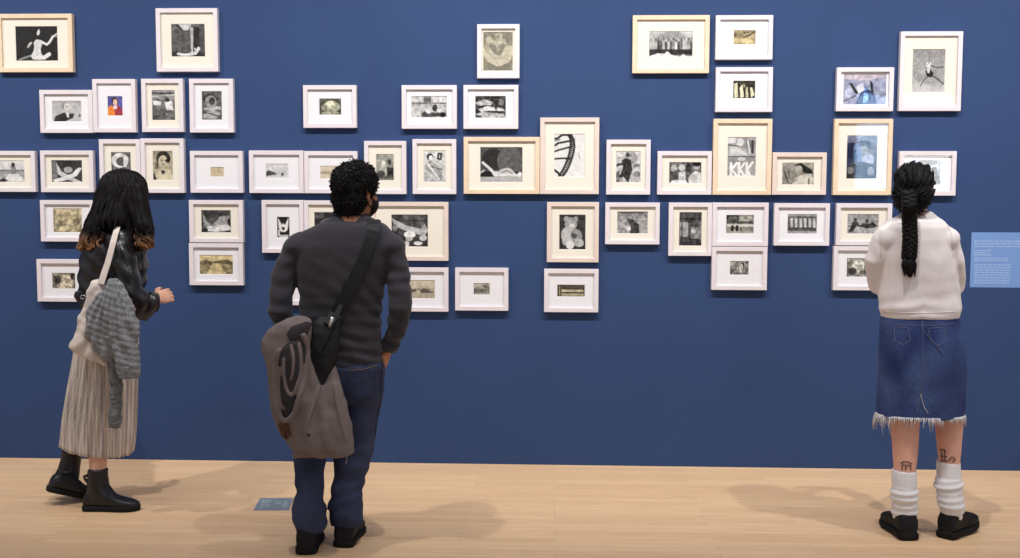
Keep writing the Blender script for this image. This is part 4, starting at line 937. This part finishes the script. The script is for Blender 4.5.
# ink on the calves
M_ink = mat('tattoo_ink', rgb(120, 92, 84), .6)
def ink(strokes, r):
    m = MB()
    for s_ in strokes:
        pts = []
        for (a, b), (c, d) in zip(s_, s_[1:]):
            for k in range(4):
                p = on(T_wb, a + (c - a) * k / 4, b + (d - b) * k / 4, .0004)
                if p: pts.append(p)
        p = on(T_wb, *s_[-1], .0004)
        if p: pts.append(p)
        if len(pts) > 1: m.tube(pts, r, 6)
    return m
ink([[(901, 463), (904, 461.5), (909, 462), (912, 464)], [(902, 465), (911, 465.5)], [(902.5, 463), (902, 470)], [(906, 465), (905.6, 470)], [(910.5, 464.5), (910.8, 470)]], .0035).build('tattoo', M_ink, wr)
ink([[(940, 450), (944, 449.6), (946, 452)], [(941.5, 451), (942, 461)], [(944.5, 451), (944.6, 460)], [(940.5, 456), (947, 457)], [(940.5, 461), (948, 461)], [(949, 461), (951, 457.5), (954, 457.6), (955, 460), (952.5, 462)]], .0035).build('tattoo', M_ink, wr)
# hair: swept back into a long plait
mb = MB(); e = lambda p, r: mb.ell(q(*p), r, HM)
e((0, -.012, .045), (.086, .102, .090)); e((0, -.05, -.012), (.084, .066, .080)); e((-.005, -.062, -.052), (.070, .046, .054)); e((.012, .02, .1), (.06, .06, .034)); e((-.07, .012, -.028), (.024, .05, .05)); e((.072, .02, .0), (.016, .045, .035))
hm = fuse(mb, .005, 8)
hub = q(-.03, -.1, -.065)
def swept(p, n):
    d = p - hub; return .0035 * math.sin(34 * math.atan2(d.z, d.x) + 3 * fbm(p, 10, 2)) + folds(p, 2.0, 22, .004)
displace(hm, swept)
tb = MB(); r_ = random.Random(9)
for p, n in samples(hm, 750, 4):   # combed locks running towards the plait
    d = hub - p; d = (d - n * d.dot(n));
    if d.length < .02: continue
    d.normalize(); L = r_.uniform(.03, .06)
    tb.tube([p - n * .004 - d * L * .5, p + n * .0015, p - n * .004 + d * L * .5], [.001, .0032, .001], 5)
for k in range(26):                # flyaway hairs at the nape
    p = q(r_.uniform(-.07, .05), -.06 + r_.uniform(-.02, .02), -.08); tb.tube([p, p + Vector((r_.uniform(-.02, .02), -.01, -.02)), p + Vector((r_.uniform(-.04, .03), -.01, -.05))], [.0018, .0014, .0006], 4)
ho = link('hair', join_mesh(hm, tb).mesh('hair'), M_black_hair, wr)
# plait
axis = [(909.5, 192, .050), (909.2, 206, .05), (909.2, 214, .047), (909.8, 226, .045), (910.2, 240, .044), (909.6, 250, .043), (909, 258, .043)]
AP = [P(u, v, YW - .115 - (.0 if v < 200 else .022 if v < 210 else .008 if v < 220 else 0)) for u, v, w in axis]
def along(t):
    t = max(0, min(.9999, t)) * (len(AP) - 1); i = int(t); return AP[i].lerp(AP[i + 1], t - i)
mb = MB()
for k in range(3):
    pts = []; N = 90
    for i in range(N + 1):
        t = i / N; ph = 2 * PI * (t * 6.5 + k / 3); c = along(t)
        pts.append(c + Vector((.017 * math.sin(ph), .009 * math.sin(2 * ph), 0)))
    mb.tube(pts, [(.0185, .0135)] * len(pts), 12, ref=(1, 0, 0))
pl = mb.build('plait', M_black_hair, wr)
mb = MB(); r_ = random.Random(4); top = AP[-1]
mb.tube([P(909, 256, YW - .115), P(909, 264, YW - .115), P(909.6, 270, YW - .115), P(910, 277, YW - .115)], [(.022, .016), (.034, .02), (.027, .016), (.008, .006)], 14, ref=(1, 0, 0))
for k in range(70):
    a = r_.uniform(-1, 1); f = r_.uniform(-1, 1); v1 = r_.uniform(268, 278.5)
    p0 = P(909 + a * 4, 257, YW - .115 + f * .012); p1 = P(909 + a * 7.4, 265, YW - .115 + f * .02); p2 = P(909.8 + a * 5.5, v1, YW - .115 + f * .015)
    mb.tube([p0, p1, p2], [.004, .0036, .0008], 5)
mb.build('plait_tail', M_black_hair, pl)
mb = MB(); c = P(909, 257, YW - .115); mb.tube([c + Vector((.021 * math.cos(2 * PI * k / 20), .015 * math.sin(2 * PI * k / 20), 0)) for k in range(20)], .005, 8, closed=True); mb.build('hair_tie', M_black_sole, pl)
# necklace and glasses
mb = MB(); c = P(916.5, 213.5, YW + .015); mb.tube([c + Vector((.052 * math.cos(2 * PI * k / 40), .054 * math.sin(2 * PI * k / 40), -.012 * math.sin(2 * PI * k / 40))) for k in range(40)], .0024, 6, closed=True)
mb.build('necklace', mat('gold_chain', rgb(190, 150, 90), .35, .5, metallic=.7), wr)
mb = MB()
for sx in (-1, 1):
    mb.tube([q(sx * .03 + .026 * math.cos(2 * PI * k / 24), .098, .006 + .02 * math.sin(2 * PI * k / 24)) for k in range(24)], .0018, 6, closed=True)
    mb.tube([q(sx * .056, .096, .012), q(sx * .078, .06, .014), q(sx * .082, .0, .012)], .0018, 6)
mb.tube([q(-.006, .1, .01), q(0, .102, .013), q(.006, .1, .01)], .0018, 6)
mb.build('glasses', mat('pale_glasses_frame', rgb(215, 210, 205), .3, .5), wr)
# sweater
mb = MB(); mb.rows(torso, YW, 0, n=44, p=2.3)
mb.ell(P(890, 239, YW), (.082, .08, .07)); mb.ell(P(942, 240, YW), (.082, .08, .07))
limb(mb, la[:4] + [la[3].lerp(la[4], .5)], [r + .004 for r in ar]); limb(mb, ra[:4] + [ra[3].lerp(ra[4], .5)], [r + .004 for r in ar])
sw = fuse(mb, .005, 15)
zt = P(916, 214, YW).z; zb = P(916, 317, YW).z; xc = P(917, 260, YW).x
def sw_fold(p, n):
    t = (zt - p.z) / (zt - zb)
    w = math.sin(p.z * 80 + 5 * fbm(p, 5, 3) + abs(p.x - xc) * 30) * .002 * max(0, min(1, (t - .55) * 3))
    sleeve = max(0, min(1, (abs(p.x - xc) - .15) / .03)); w += math.sin(p.x * 90 + p.z * 45) * .0022 * sleeve
    return w + folds(p, 4, 7, .005)
displace(sw, sw_fold)
M_sw = mat('off_white_knit', rgb(232, 224, 224), .92, .12, var=.03, vscale=30, bump=.35, bscale=380, bdist=.002, sheen=.2)
swo = link('sweater', sw, M_sw, wr); T_sw = bvh(sw)
mb = MB(); mb.rows([(211.5, 903.5, 931.5, .05, .032), (214, 900.5, 934.5, .056, .026), (216.5, 897.5, 937.5, .06, .02)], YW, 0, n=32); link('neckband', fuse(mb, .005, 3), M_sw, swo)
M_seam_w = mat('sweater_seam', rgb(218, 208, 205), .9)
seam(T_sw, [(884, 224), (880.5, 232), (880, 245), (881, 258)], .0022, M_seam_w, 'sleeve_seam', swo, .0003)
seam(T_sw, [(947, 226), (951.5, 234), (952.5, 246), (952, 258)], .0022, M_seam_w, 'sleeve_seam', swo, .0003)
seam(T_sw, [(882, 311.5), (900, 312.5), (920, 313), (940, 312.5), (958, 311.5)], .0016, M_seam_w, 'hem_seam', swo, .0003)
# denim skirt
rw = [(311, 884, 956, .100), (317, 881.5, 958, .106), (326, 880.5, 960, .112), (340, 880, 963, .12), (355, 879.5, 964.5, .122), (372, 879, 965.5, .118), (388, 878.5, 965.2, .114), (402, 877.5, 964.5, .112), (412, 877, 963.8, .112), (415.5, 876.8, 963.2, .112)]
def sk(p, c, t, v):
    k = max(0, (v - 345) / 70); w = (.004 * math.sin(5 * t + 1) + .0025 * math.sin(9 * t)) * k
    return p + (p - c).normalized() * w
mb = MB()
fine = []
for a, b in zip(rw, rw[1:]):
    for k in range(3): fine.append(tuple(x + (y - x) * k / 3 for x, y in zip(a, b)))
fine.append(rw[-1])
mb.rows(fine, YW, 0, n=72, p=2.35, cap=(False, False), fn=sk)
me = mb.mesh('skirt')
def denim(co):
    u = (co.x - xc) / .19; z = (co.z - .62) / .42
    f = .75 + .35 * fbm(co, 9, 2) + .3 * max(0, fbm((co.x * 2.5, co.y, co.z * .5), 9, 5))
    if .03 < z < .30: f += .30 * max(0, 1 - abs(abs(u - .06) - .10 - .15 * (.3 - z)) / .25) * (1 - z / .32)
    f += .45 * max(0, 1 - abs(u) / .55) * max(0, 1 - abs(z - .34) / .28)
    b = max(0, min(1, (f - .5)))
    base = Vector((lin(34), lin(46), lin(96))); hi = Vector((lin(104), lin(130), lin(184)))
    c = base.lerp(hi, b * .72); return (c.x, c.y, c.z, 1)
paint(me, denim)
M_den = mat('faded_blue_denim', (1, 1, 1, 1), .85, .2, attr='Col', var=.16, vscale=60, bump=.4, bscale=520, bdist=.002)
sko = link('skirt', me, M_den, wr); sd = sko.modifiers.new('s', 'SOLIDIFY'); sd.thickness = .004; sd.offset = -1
T_sk = bvh(me)
M_wt = mat('pale_denim_thread', rgb(112, 116, 142), .85); M_fr = mat('white_denim_fray', rgb(206, 202, 204), .9)
for uv in ([(894, 326.5), (908, 328), (910.5, 341), (903, 345), (895, 340.5), (894, 326.5)], [(928, 328.5), (945, 327), (946, 341), (938.5, 345.5), (930.5, 341.5), (928, 328.5)]):
    seam(T_sk, uv, .0011, M_wt, 'pocket_stitching', sko, .001, 40)
seam(T_sk, [(883, 323.5), (905, 325.2), (922, 325.5), (940, 325.2), (957, 323.5)], .0010, M_wt, 'yoke_stitching', sko, .001, 36)
seam(T_sk, [(922.5, 318), (922.8, 340), (922.5, 380), (921.5, 398)], .0012, M_wt, 'back_seam', sko, .001)
seam(T_sk, [(924, 331.5), (929, 337), (936, 346), (942, 353), (943, 354.5)], .0013, M_wt, 'loose_thread', sko, .002, 30)
seam(T_sk, [(920.6, 394), (922, 400), (924, 407), (928.5, 414)], .0014, M_fr, 'split_fray', sko, .002, 30)
seam(T_sk, [(920.2, 395), (918.5, 403), (917, 413)], .0018, M_wt, 'split_fray', sko, .002, 30)
mb = MB(); r_ = random.Random(12)
for k in range(330):
    t = 2 * PI * k / 330 + r_.uniform(-.01, .01); A, B = P(876.8, 414, YW), P(963.2, 414, YW); c = (A + B) / 2; hw = (B - A).length / 2
    ct, st = math.cos(t), math.sin(t); x = math.copysign(abs(ct) ** (2 / 2.35), ct) * hw; y = math.copysign(abs(st) ** (2 / 2.35), st) * .112
    p = c + Vector((x, y, 0)); o = Vector((ct, st, 0))
    L = r_.uniform(.008, .022) + (r_.random() < .22) * r_.uniform(.01, .04) + (abs(x + hw) < .03) * .035 * r_.random() + (abs(x - .01) < .03) * .02 * r_.random()
    w = Vector((r_.uniform(-.3, .3), r_.uniform(-.3, .3), 0)) * L
    mb.tube([p + Vector((0, 0, .004)), p + o * .004 + w * .5 - Vector((0, 0, L * .5)), p + o * .004 + w - Vector((0, 0, L))], [.0021, .0018, .0008], 4)
mb.build('frayed_hem', M_fr, sko)
# slouch socks
M_sock = mat('white_ribbed_knit', rgb(226, 224, 226), .92, .12, bump=.5, bscale=60, stretch=(6, 6, .6), bdist=.003)
def sock(rows_, lean_by):
    y = YW; rows_ = [r[:4] + lean([r], 420, 505, lean_by)[0][4:5] + (r[5:6] or (0,)) for r in rows_ if True]
    rows_ = [tuple((list(r) + [0, 0])[:6]) for r in rows_]; f = []
    for a, b in zip(rows_, rows_[1:]):
        for k in range(5): f.append(tuple(x + (z - x) * k / 5 for x, z in zip(a, b)))
    f.append(rows_[-1])
    def fn(p, c, t, v):
        d = (p - c).normalized(); rib = .0011 * math.sin(34 * t) * (1 if v < rows_[2][0] else .3)
        return p + d * (rib + .0028 * math.sin(v * .95 + 1.2 * math.sin(t + 1)) * (v > rows_[2][0]))
    m_ = MB(); m_.rows(f, y, 0, n=140, fn=fn); return m_.build('sock', M_sock, wr)
sock([(470, 892.5, 916, .054, 0, .6), (478, 892, 916.5, .055, 0, .6), (486, 892.5, 916.5, .054, 0, .6), (491, 890.8, 917.8, .06, 0, .6), (497, 890.5, 918, .06, 0, .6), (502, 892.5, 917, .056, .004, .6), (509, 892, 917.5, .06, .008, .6), (514, 891.5, 917.5, .058, .012, .6), (519, 894, 915, .044, .016, .6), (526, 897, 912, .034, .02, 0)], -.06)
sock([(461.5, 937, 959.5, .055, .03, .4), (470, 937, 960, .055, .03, .4), (477, 937.5, 960.5, .055, .03, .4), (482, 934.5, 962.5, .063, .03, -.8), (486, 934.5, 963, .063, .03, -.8), (491, 937, 962, .056, .03), (500, 937.5, 963.5, .06, .03), (507, 938.5, 964.5, .06, .03, 1), (513, 942, 962.5, .045, .03), (523, 946, 960, .03, .03)], -.08)
# chunky black slip-ons
shoe('shoe', fl, (-.08, 1), .262, .118, .134, M_black_shoe, wr, sole_t=.036, toe_lift=.006)
shoe('shoe', fr, (.72, .7), .262, .118, .134, M_black_shoe, wr, sole_t=.036, toe_lift=.02)

# ------------------------------------------------------------------ woman on the left
YL = -.90
wl = empty('person', (P(105, 300, YL).x, YL, 0), 'woman with long dark hair in black leather jacket, long striped skirt and black boots', 'person')
hc = P(123.5, 200, YL + .01); HM = turn(62, 2)
torso = [(224, 104, 134, .07), (229, 99, 139, .10), (238, 90, 143, .135), (250, 84, 145.5, .15), (265, 82, 146.5, .155), (280, 81.5, 145, .15), (292, 81, 143, .148), (303, 80.5, 141, .15), (308, 82, 139, .14)]
ra = [P(119, 240, YL - .13), P(124, 262, YL - .165), P(132, 290, YL - .18), P(145, 302, YL - .15), P(155, 302, YL - .12)]
rr = [.062, .062, .056, .05, .042]
la = [P(121, 242, YL + .12), P(122, 270, YL + .16), P(126, 300, YL + .15), P(134, 304, YL + .22), P(139, 301, YL + .28)]
rleg = [(380, 84, 122, .085, -.05), (410, 86, 116, .07, -.07), (440, 88, 110, .055, -.095), (455, 89.5, 107, .046, -.11), (466, 90, 106, .042, -.12), (485, 91, 106.5, .04, -.13), (496, 93, 106, .034, -.125)]
lleg = [(380, 82, 108, .07, .04), (410, 74, 97, .06, .05), (440, 66, 86, .05, .06), (455, 63.5, 80.5, .045, .07), (470, 60, 76, .042, .07), (482, 57, 73, .042, .06)]
mb = MB(); q = head(mb, hc, HM, .9)
limb(mb, [P(119, 236, YL), P(120, 222, YL), P(122, 214, YL), q(0, -.02, -.03)], [.06, .047, .046, .048])
mb.rows(torso[2:], YL, .03); mb.rows([(300, 86, 138, .14), (330, 82, 138, .15), (352, 80, 136, .15), (375, 82, 128, .13)], YL, .02)
mb.rows(rleg, YL, 0); mb.rows(lleg, YL, 0)
limb(mb, ra, [r - .014 for r in rr]); limb(mb, la, [r - .014 for r in rr])
hand(mb, P(155.5, 299, YL - .115), (.5, .85, .16), (-.75, .4, -.45), (.1, -.2, 1), 36, .9, thumb_in=.3); hand(mb, la[-1], (.35, .9, 0), (.6, -.2, -.6), (0, 0, 1), 40, .86)
hr = G(84.5, 510); fdir = Vector((1, .05, 0)).normalized()
hL = G(47, 491, .075); hL.z = 0.0; fdirL = Vector((.8, .62, 0)).normalized()
mb.tube([hr + fdir * .05 + Vector((0, 0, .06)), hr + fdir * .12 + Vector((0, 0, .045)), hr + fdir * .19 + Vector((0, 0, .034))], [.03, .026, .02], 12)
mb.tube([hL + fdirL * .06 + Vector((0, 0, .10)), hL + fdirL * .14 + Vector((0, 0, .06))], [.034, .032], 12)
link('body', fuse(mb, .0045, 4), M_skin_f, wl); eyes(q, HM, wl, .9)
# hair: a long loose mass parted over the near shoulder, ends lightened
rowsH = [(169.5, 118, 128, .03), (171.5, 111, 135, .06), (175, 105.5, 140.5, .088), (181, 101.5, 144, .103), (190, 99.5, 145.5, .112), (200, 97, 145.5, .118), (210, 94, 146.5, .12), (218, 91, 148.5, .122), (226, 88, 150.5, .122)]
mb = MB(); mb.rows(rowsH, YL, 0, n=40)
mb.rows([(188, 101, 116, .05, -.045), (202, 97, 116, .06, -.055), (214, 92, 116, .06, -.06), (226, 86, 112, .075, -.06), (236, 81.5, 108, .075, -.06), (244, 80, 104, .07, -.06), (250, 82, 101, .045, -.06)], YL, 0)
mb.rows([(184, 126, 143, .05, -.045), (198, 128, 146, .055, -.06), (212, 130, 149, .06, -.07), (224, 134, 152, .06, -.08), (235, 137, 152.5, .05, -.08), (244, 139, 152, .035, -.08), (249, 142, 151, .02, -.08)], YL, 0)
hm = fuse(mb, .006, 16)
displace(hm, lambda p, n: .004 * math.sin(60 * math.atan2(p.x - hc.x, -(p.y - YL)) * .45 + 26 * p.z * .35 + 3 * fbm(p, 6, 1)) + folds(p, 3, 12, .008))
tb = MB(); r_ = random.Random(21)
def hrow(v):
    for a, b in zip(rowsH, rowsH[1:]):
        if a[0] <= v <= b[0]:
            t = (v - a[0]) / (b[0] - a[0]); return [x + (y - x) * t for x, y in zip(a, b)]
    return list(rowsH[-1])
for k in range(420):
    th = r_.uniform(0, 2 * PI); cth, sth = math.cos(th), math.sin(th)
    # sth < 0 is the side facing the camera
    ulo, uhi = 80, 152
    x_ = cth
    near_mid = (sth < 0 and -.35 < x_ < .45)
    vend = r_.uniform(219, 231) if near_mid else (r_.uniform(236, 253) if x_ < 0 else r_.uniform(232, 250))
    v0 = r_.uniform(171, 205); pts = []; rad = []; n = 9; ph = r_.uniform(0, 6); f = r_.uniform(.9, 1.005)
    for i in range(n):
        t = i / (n - 1); v = v0 + (vend - v0) * t; h = hrow(v)
        uL, uR, d = h[1], h[2], h[3]
        if v > 226:
            k2 = (v - 226) / 24
            uL = 88 - 8 * k2; uR = 150.5 + 2 * k2; d = .122
        if near_mid: d = d + .03 * max(0, min(1, (v - 200) / 20))
        A, B = P(uL, v, YL), P(uR, v, YL); c = (A + B) / 2; hw = (B - A).length / 2
        wob = .009 * math.sin(ph + v * .16) * min(1, t * 2)
        pts.append(c + Vector((cth * hw * f + wob, sth * d * f + wob * .6, 0))); rad.append(.0085 * (1 if 0 < i < n - 2 else (.35 if i == 0 else .7)) if i < n - 1 else .0012)
    tb.tube(pts, rad, 6)
for k in range(150):   # curling ends of the two lobes
    left = k % 2 == 0
    u0 = r_.uniform(84, 106) if left else r_.uniform(136, 151); v0 = r_.uniform(226, 238); yy = YL + r_.uniform(-.15, .02)
    vl = (252 if left else 249) - abs(u0 - (92 if left else 146)) * .35; ph = r_.uniform(0, 6); R_ = r_.uniform(.006, .014); pts = []
    for i in range(12):
        t = i / 11; c = P(u0 + (-5 if left else 1.5) * t, v0 + (vl - v0) * t, yy); pts.append(c + Vector((R_ * math.cos(ph + 7 * t) * (.3 + t), R_ * math.sin(ph + 7 * t), 0)))
    tb.tube(pts, [.004 + .003 * math.sin(PI * i / 11) if i < 11 else .001 for i in range(12)], 5)
hmesh = join_mesh(hm, tb).mesh('hair')
zd = P(100, 236, YL).z; zd2 = P(100, 248, YL).z
def tips(co):
    t = max(0, min(1, (zd + .02 + .02 * fbm(co, 20, 3) - co.z) / (zd - zd2 + .01))); t *= .9
    a = Vector((lin(15), lin(12), lin(14))); b = Vector((lin(150), lin(108), lin(76))); c = a.lerp(b, t); return (c.x, c.y, c.z, 1)
paint(hmesh, tips)
link('hair', hmesh, M_long_hair, wl)
# leather jacket
mb = MB(); mb.rows(torso, YL, 0, n=40, p=2.2)
mb.ell(P(119, 243, YL - .10), (.075, .075, .07)); mb.ell(P(121, 244, YL + .10), (.075, .07, .07))
limb(mb, ra, rr); limb(mb, la[:4], rr[:4])
lj = fuse(mb, .0055, 12)
M_lea = mat('black_leather', rgb(23, 22, 28), 0.36, 0.5, var=.2, vscale=10, bump=.25, bscale=70, bdist=.004)
ze = P(132, 290, YL).z
def leather(p, n):
    w = .0042 * math.sin(p.z * 75 + p.x * 52 + 3 * fbm(p, 4, 4)) + folds((p.x * 1.6, p.y, p.z * .8), 7, 9, .007)
    return w
displace(lj, leather)
ljo = link('leather_jacket', lj, M_lea, wl); T_lj = bvh(lj)
mb = MB(); mb.tube([P(147, 302, YL - .145), P(156.5, 302.5, YL - .117)], [(.058, .05), (.055, .048)], 20); mb.build('cuff', M_lea, ljo)
mb = MB(); mb.rows([(291, 76, 86, .03, -.09), (296, 74, 88, .034, -.09), (302, 78, 88, .03, -.09)], YL, 0); link('belt_tab', fuse(mb, .004, 3), M_lea, ljo)
mb = MB(); c = P(83, 297, YL - .127); mb.tube([c + Vector((.012 * math.cos(2 * PI * k / 16), -.002, .009 * math.sin(2 * PI * k / 16))) for k in range(16)], .0022, 6, closed=True); mb.build('belt_buckle', mat('steel_buckle', rgb(200, 200, 205), .3, .5, metallic=.8), ljo)
for uv in ([(117, 237), (121, 250), (127, 266), (133, 281)], [(141, 250), (143, 265), (142, 280)]):
    seam(T_lj, uv, .0018, M_black_sole, 'jacket_seam', ljo, .0005)
mb = MB(); mb.tube([P(138, 309, YL - .12), P(146, 313, YL - .10), P(150, 309, YL - .09)], [.05, .042, .03], 14); link('knit_cuff', fuse(mb, .005, 3), mat('dark_grey_knit_lining', rgb(86, 82, 82), .9), ljo)
# skirt
rk = [(302, 88, 138, .14), (318, 83, 137, .15), (335, 79, 136.5, .155), (352, 77, 136, .16), (370, 74.5, 135, .165), (395, 70.5, 134, .17), (420, 66.5, 133, .175), (438, 64.5, 131.5, .175), (448, 63.5, 130, .175)]
fine = []
for a, b in zip(rk, rk[1:]):
    for k in range(3): fine.append(tuple(x + (y - x) * k / 3 for x, y in zip(a, b)))
fine.append(rk[-1])
fine = [(a, b, c, d, 0, 6.5 * max(0, (a - 340) / 111)) for a, b, c, d in fine]
def pleat(p, c, t, v):
    k = max(0, min(1, (v - 300) / 80)); return p + (p - c).normalized() * ((.0055 * math.sin(34 * t) + .004 * math.sin(13 * t + v * .02)) * k)
mb = MB(); mb.rows(fine, YL, 0, n=280, cap=(False, False), fn=pleat); me = mb.mesh('skirt')
kc = P(98, 400, YL)
def stripes(co):
    t = math.atan2(co.y - YL, (co.x - kc.x) * .95)
    s = .5 + .5 * math.sin(68 * t + .6); s2 = .5 + .5 * math.sin(17 * t + 1.2)
    a = Vector((lin(218), lin(208), lin(201))); b = Vector((lin(150), lin(132), lin(118))); g = Vector((lin(132), lin(126), lin(134)))
    c = a.lerp(b, (s ** 2) * .75).lerp(g, (s2 ** 6) * .6); return (c.x, c.y, c.z, 1)
paint(me, stripes)
sk2 = link('skirt', me, mat('striped_pleated_cotton', (1, 1, 1, 1), .9, .12, attr='Col', var=.06, vscale=20, bump=.2, bscale=300), wl)
sd = sk2.modifiers.new('s', 'SOLIDIFY'); sd.thickness = .003; sd.offset = -1
# boots with sock-like shafts
M_boot = mat('black_boot_leather', rgb(24, 24, 30), .42, .4, var=.15, vscale=20, bump=.2, bscale=60)
def shaft_rows(lst): return [((P((a + b) / 2, v, YL + dy)), (P(b, v, YL + dy) - P(a, v, YL + dy)).length / 2, d) for v, a, b, d, dy in lst][::-1]
b1 = shoe('boot', hr, (1, .05), .272, .10, .102, M_boot, wl, sole_t=.03,
     shaft=shaft_rows([(468.5, 88.5, 107.5, .052, -.13), (476, 88, 107.5, .052, -.13), (486, 87.5, 109, .052, -.13), (492, 86.5, 114, .052, -.128), (498, 86, 120, .05, -.125), (503, 86, 126, .046, -.12)]))
mb = MB(); c = P(87.5, 477, YL - .13); mb.tube([c + Vector((.004, 0, -.03)), c + Vector((-.012, 0, -.012)), c + Vector((-.018, 0, .002)), c + Vector((.002, 0, .008))], (.003, .008), 8, ref=(0, 1, 0)); mb.build('pull_loop', M_boot, b1)
shoe('boot', hL, (.8, .62), .262, .10, .104, M_boot, wl, sole_t=.03, heel_h=.075,
     shaft=shaft_rows([(449, 62.5, 81.5, .05, .07), (458, 61.5, 81, .05, .07), (468, 58.5, 79.5, .05, .065), (476, 54, 79, .048, .055), (483, 50.5, 78, .044, .045), (487, 49, 75, .036, .035)]))

# tote bag on her shoulder
tb_ = empty('tote_bag', (P(92, 345, YL - .24).x, YL - .24, P(92, 364, YL - .24).z), "cream canvas tote bag hanging from the long-haired woman's shoulder", 'bag')
M_can = mat('cream_canvas', rgb(216, 204, 196), .9, .12, var=.05, vscale=14, bump=.3, bscale=300, bdist=.002)
YB = YL - .225
rt = [(281, 91, 104, .022), (287, 90, 105, .032), (300, 86, 105, .04), (315, 81, 106, .046), (330, 76, 107, .05), (341, 70.5, 107.5, .05), (347, 69, 108, .048), (353, 77, 108, .045), (359, 90, 108, .04), (364.5, 101, 107.5, .02)]
mb = MB(); mb.rows(rt, YB, 0, n=40, p=2.3); tm = fuse(mb, .005, 5); displace(tm, lambda p, n: folds(p, 3, 14, .012) + .004 * math.sin(p.x * 70 - p.z * 40))
link('bag_body', tm, M_can, tb_)
pts, nn = [], []
for u, v, dy in [(117.5, 227, -.13), (115.5, 234, -.182), (113, 243, -.207), (110.5, 253, -.222), (107.5, 264, -.234)]:
    pts.append(P(u, v, YL + dy)); nn.append(Vector((-.15, -1, .5 if v < 230 else .2)).normalized())
pts += [P(104, 274, YB - .02), P(101, 284, YB - .03)]; nn += [Vector((0, -1, 0))] * 2
y0 = pts[0]
pts = [y0 + Vector((.035, .10, -.03)), y0 + Vector((.022, .05, .012)), y0 + Vector((.008, .015, .012))] + pts; nn = [Vector((.3, .5, .8)), Vector((0, 0, 1)), Vector((0, -.6, .8))] + nn
mb = MB(); ribbon(mb, pts, nn, .0155, .0025); mb.build('strap', M_can, tb_, smooth=False, bevel=.001)

# grey knitted cardigan hung over the bag
kd = empty('cardigan', (P(115, 370, YL - .3).x, YL - .3, P(115, 428, YL - .3).z), "grey knitted cardigan hung over the long-haired woman's tote bag", 'cardigan')
YK = YL - .285
M_knit = mat('grey_marl_knit', rgb(136, 138, 142), .95, .1, var=.28, vscale=70, bump=.6, bscale=110, bdist=.006, stretch=(1, 1, 1.4))
front = [(279, 110, 117, .02), (284, 107, 121, .035), (294, 103, 127, .048), (306, 99.5, 133, .055), (320, 99, 136.5, .058), (335, 103, 138.5, .056), (350, 110, 139, .052), (362, 115, 139.5, .05), (373, 118, 139, .046), (377, 119, 138.5, .03)]
leftp = [(292, 98, 110, .025, .005), (304, 91, 112, .04, .005), (318, 86, 113, .046, .005), (330, 84.5, 114, .046, .005), (340, 88, 115, .044, .005), (350, 95, 116, .04, .005), (358, 102, 116, .03, .005), (363, 106, 116, .015, .005)]
slv = [(345, 108, 121, .035, .03), (360, 108.5, 122, .037, .03), (380, 110, 122.5, .036, .03), (400, 110.5, 122, .034, .03), (418, 109, 121.5, .034, .03), (428, 109, 120.5, .026, .03)]
mb = MB(); mb.rows(front, YK, 0, n=40); mb.rows(leftp, YK, 0, n=36)
km = fuse(mb, .005, 6)
kx, kz = P(114, 279, YK).x, P(114, 279, YK).z
displace(km, lambda p, n: .006 * math.sin(38 * math.atan2(p.x - kx, kz + .03 - p.z) + 2 * fbm(p, 8, 2)) + .0016 * math.sin(p.z * 210 + 70 * (p.x - kx)) + folds(p, 5, 14, .006))
ko = link('cardigan_body', km, M_knit, kd)
mb = MB(); mb.rows(slv, YK, 0, n=36); sm = fuse(mb, .005, 4); displace(sm, lambda p, n: folds(p, 9, 22, .008) + .0008 * math.sin(p.z * 300))
link('sleeve', sm, mat('grey_marl_knit_sleeve', rgb(112, 115, 117), .95, .1, var=.35, vscale=60, bump=.6, bscale=110, bdist=.006), kd)
mb = MB()
rb = [(365, 118, 139.6, .05), (371, 118, 139.4, .049), (377.5, 119.5, 138.8, .046)]
def rib(p, c, t, v): return p + (p - c).normalized() * (.0022 * math.sin(40 * t))
f = []
for a, b in zip(rb, rb[1:]):
    for k in range(4): f.append(tuple(x + (y - x) * k / 4 for x, y in zip(a, b)))
f.append(rb[-1]); mb.rows(f, YK, 0, n=160, fn=rib); mb.build('ribbed_hem', M_knit, ko)
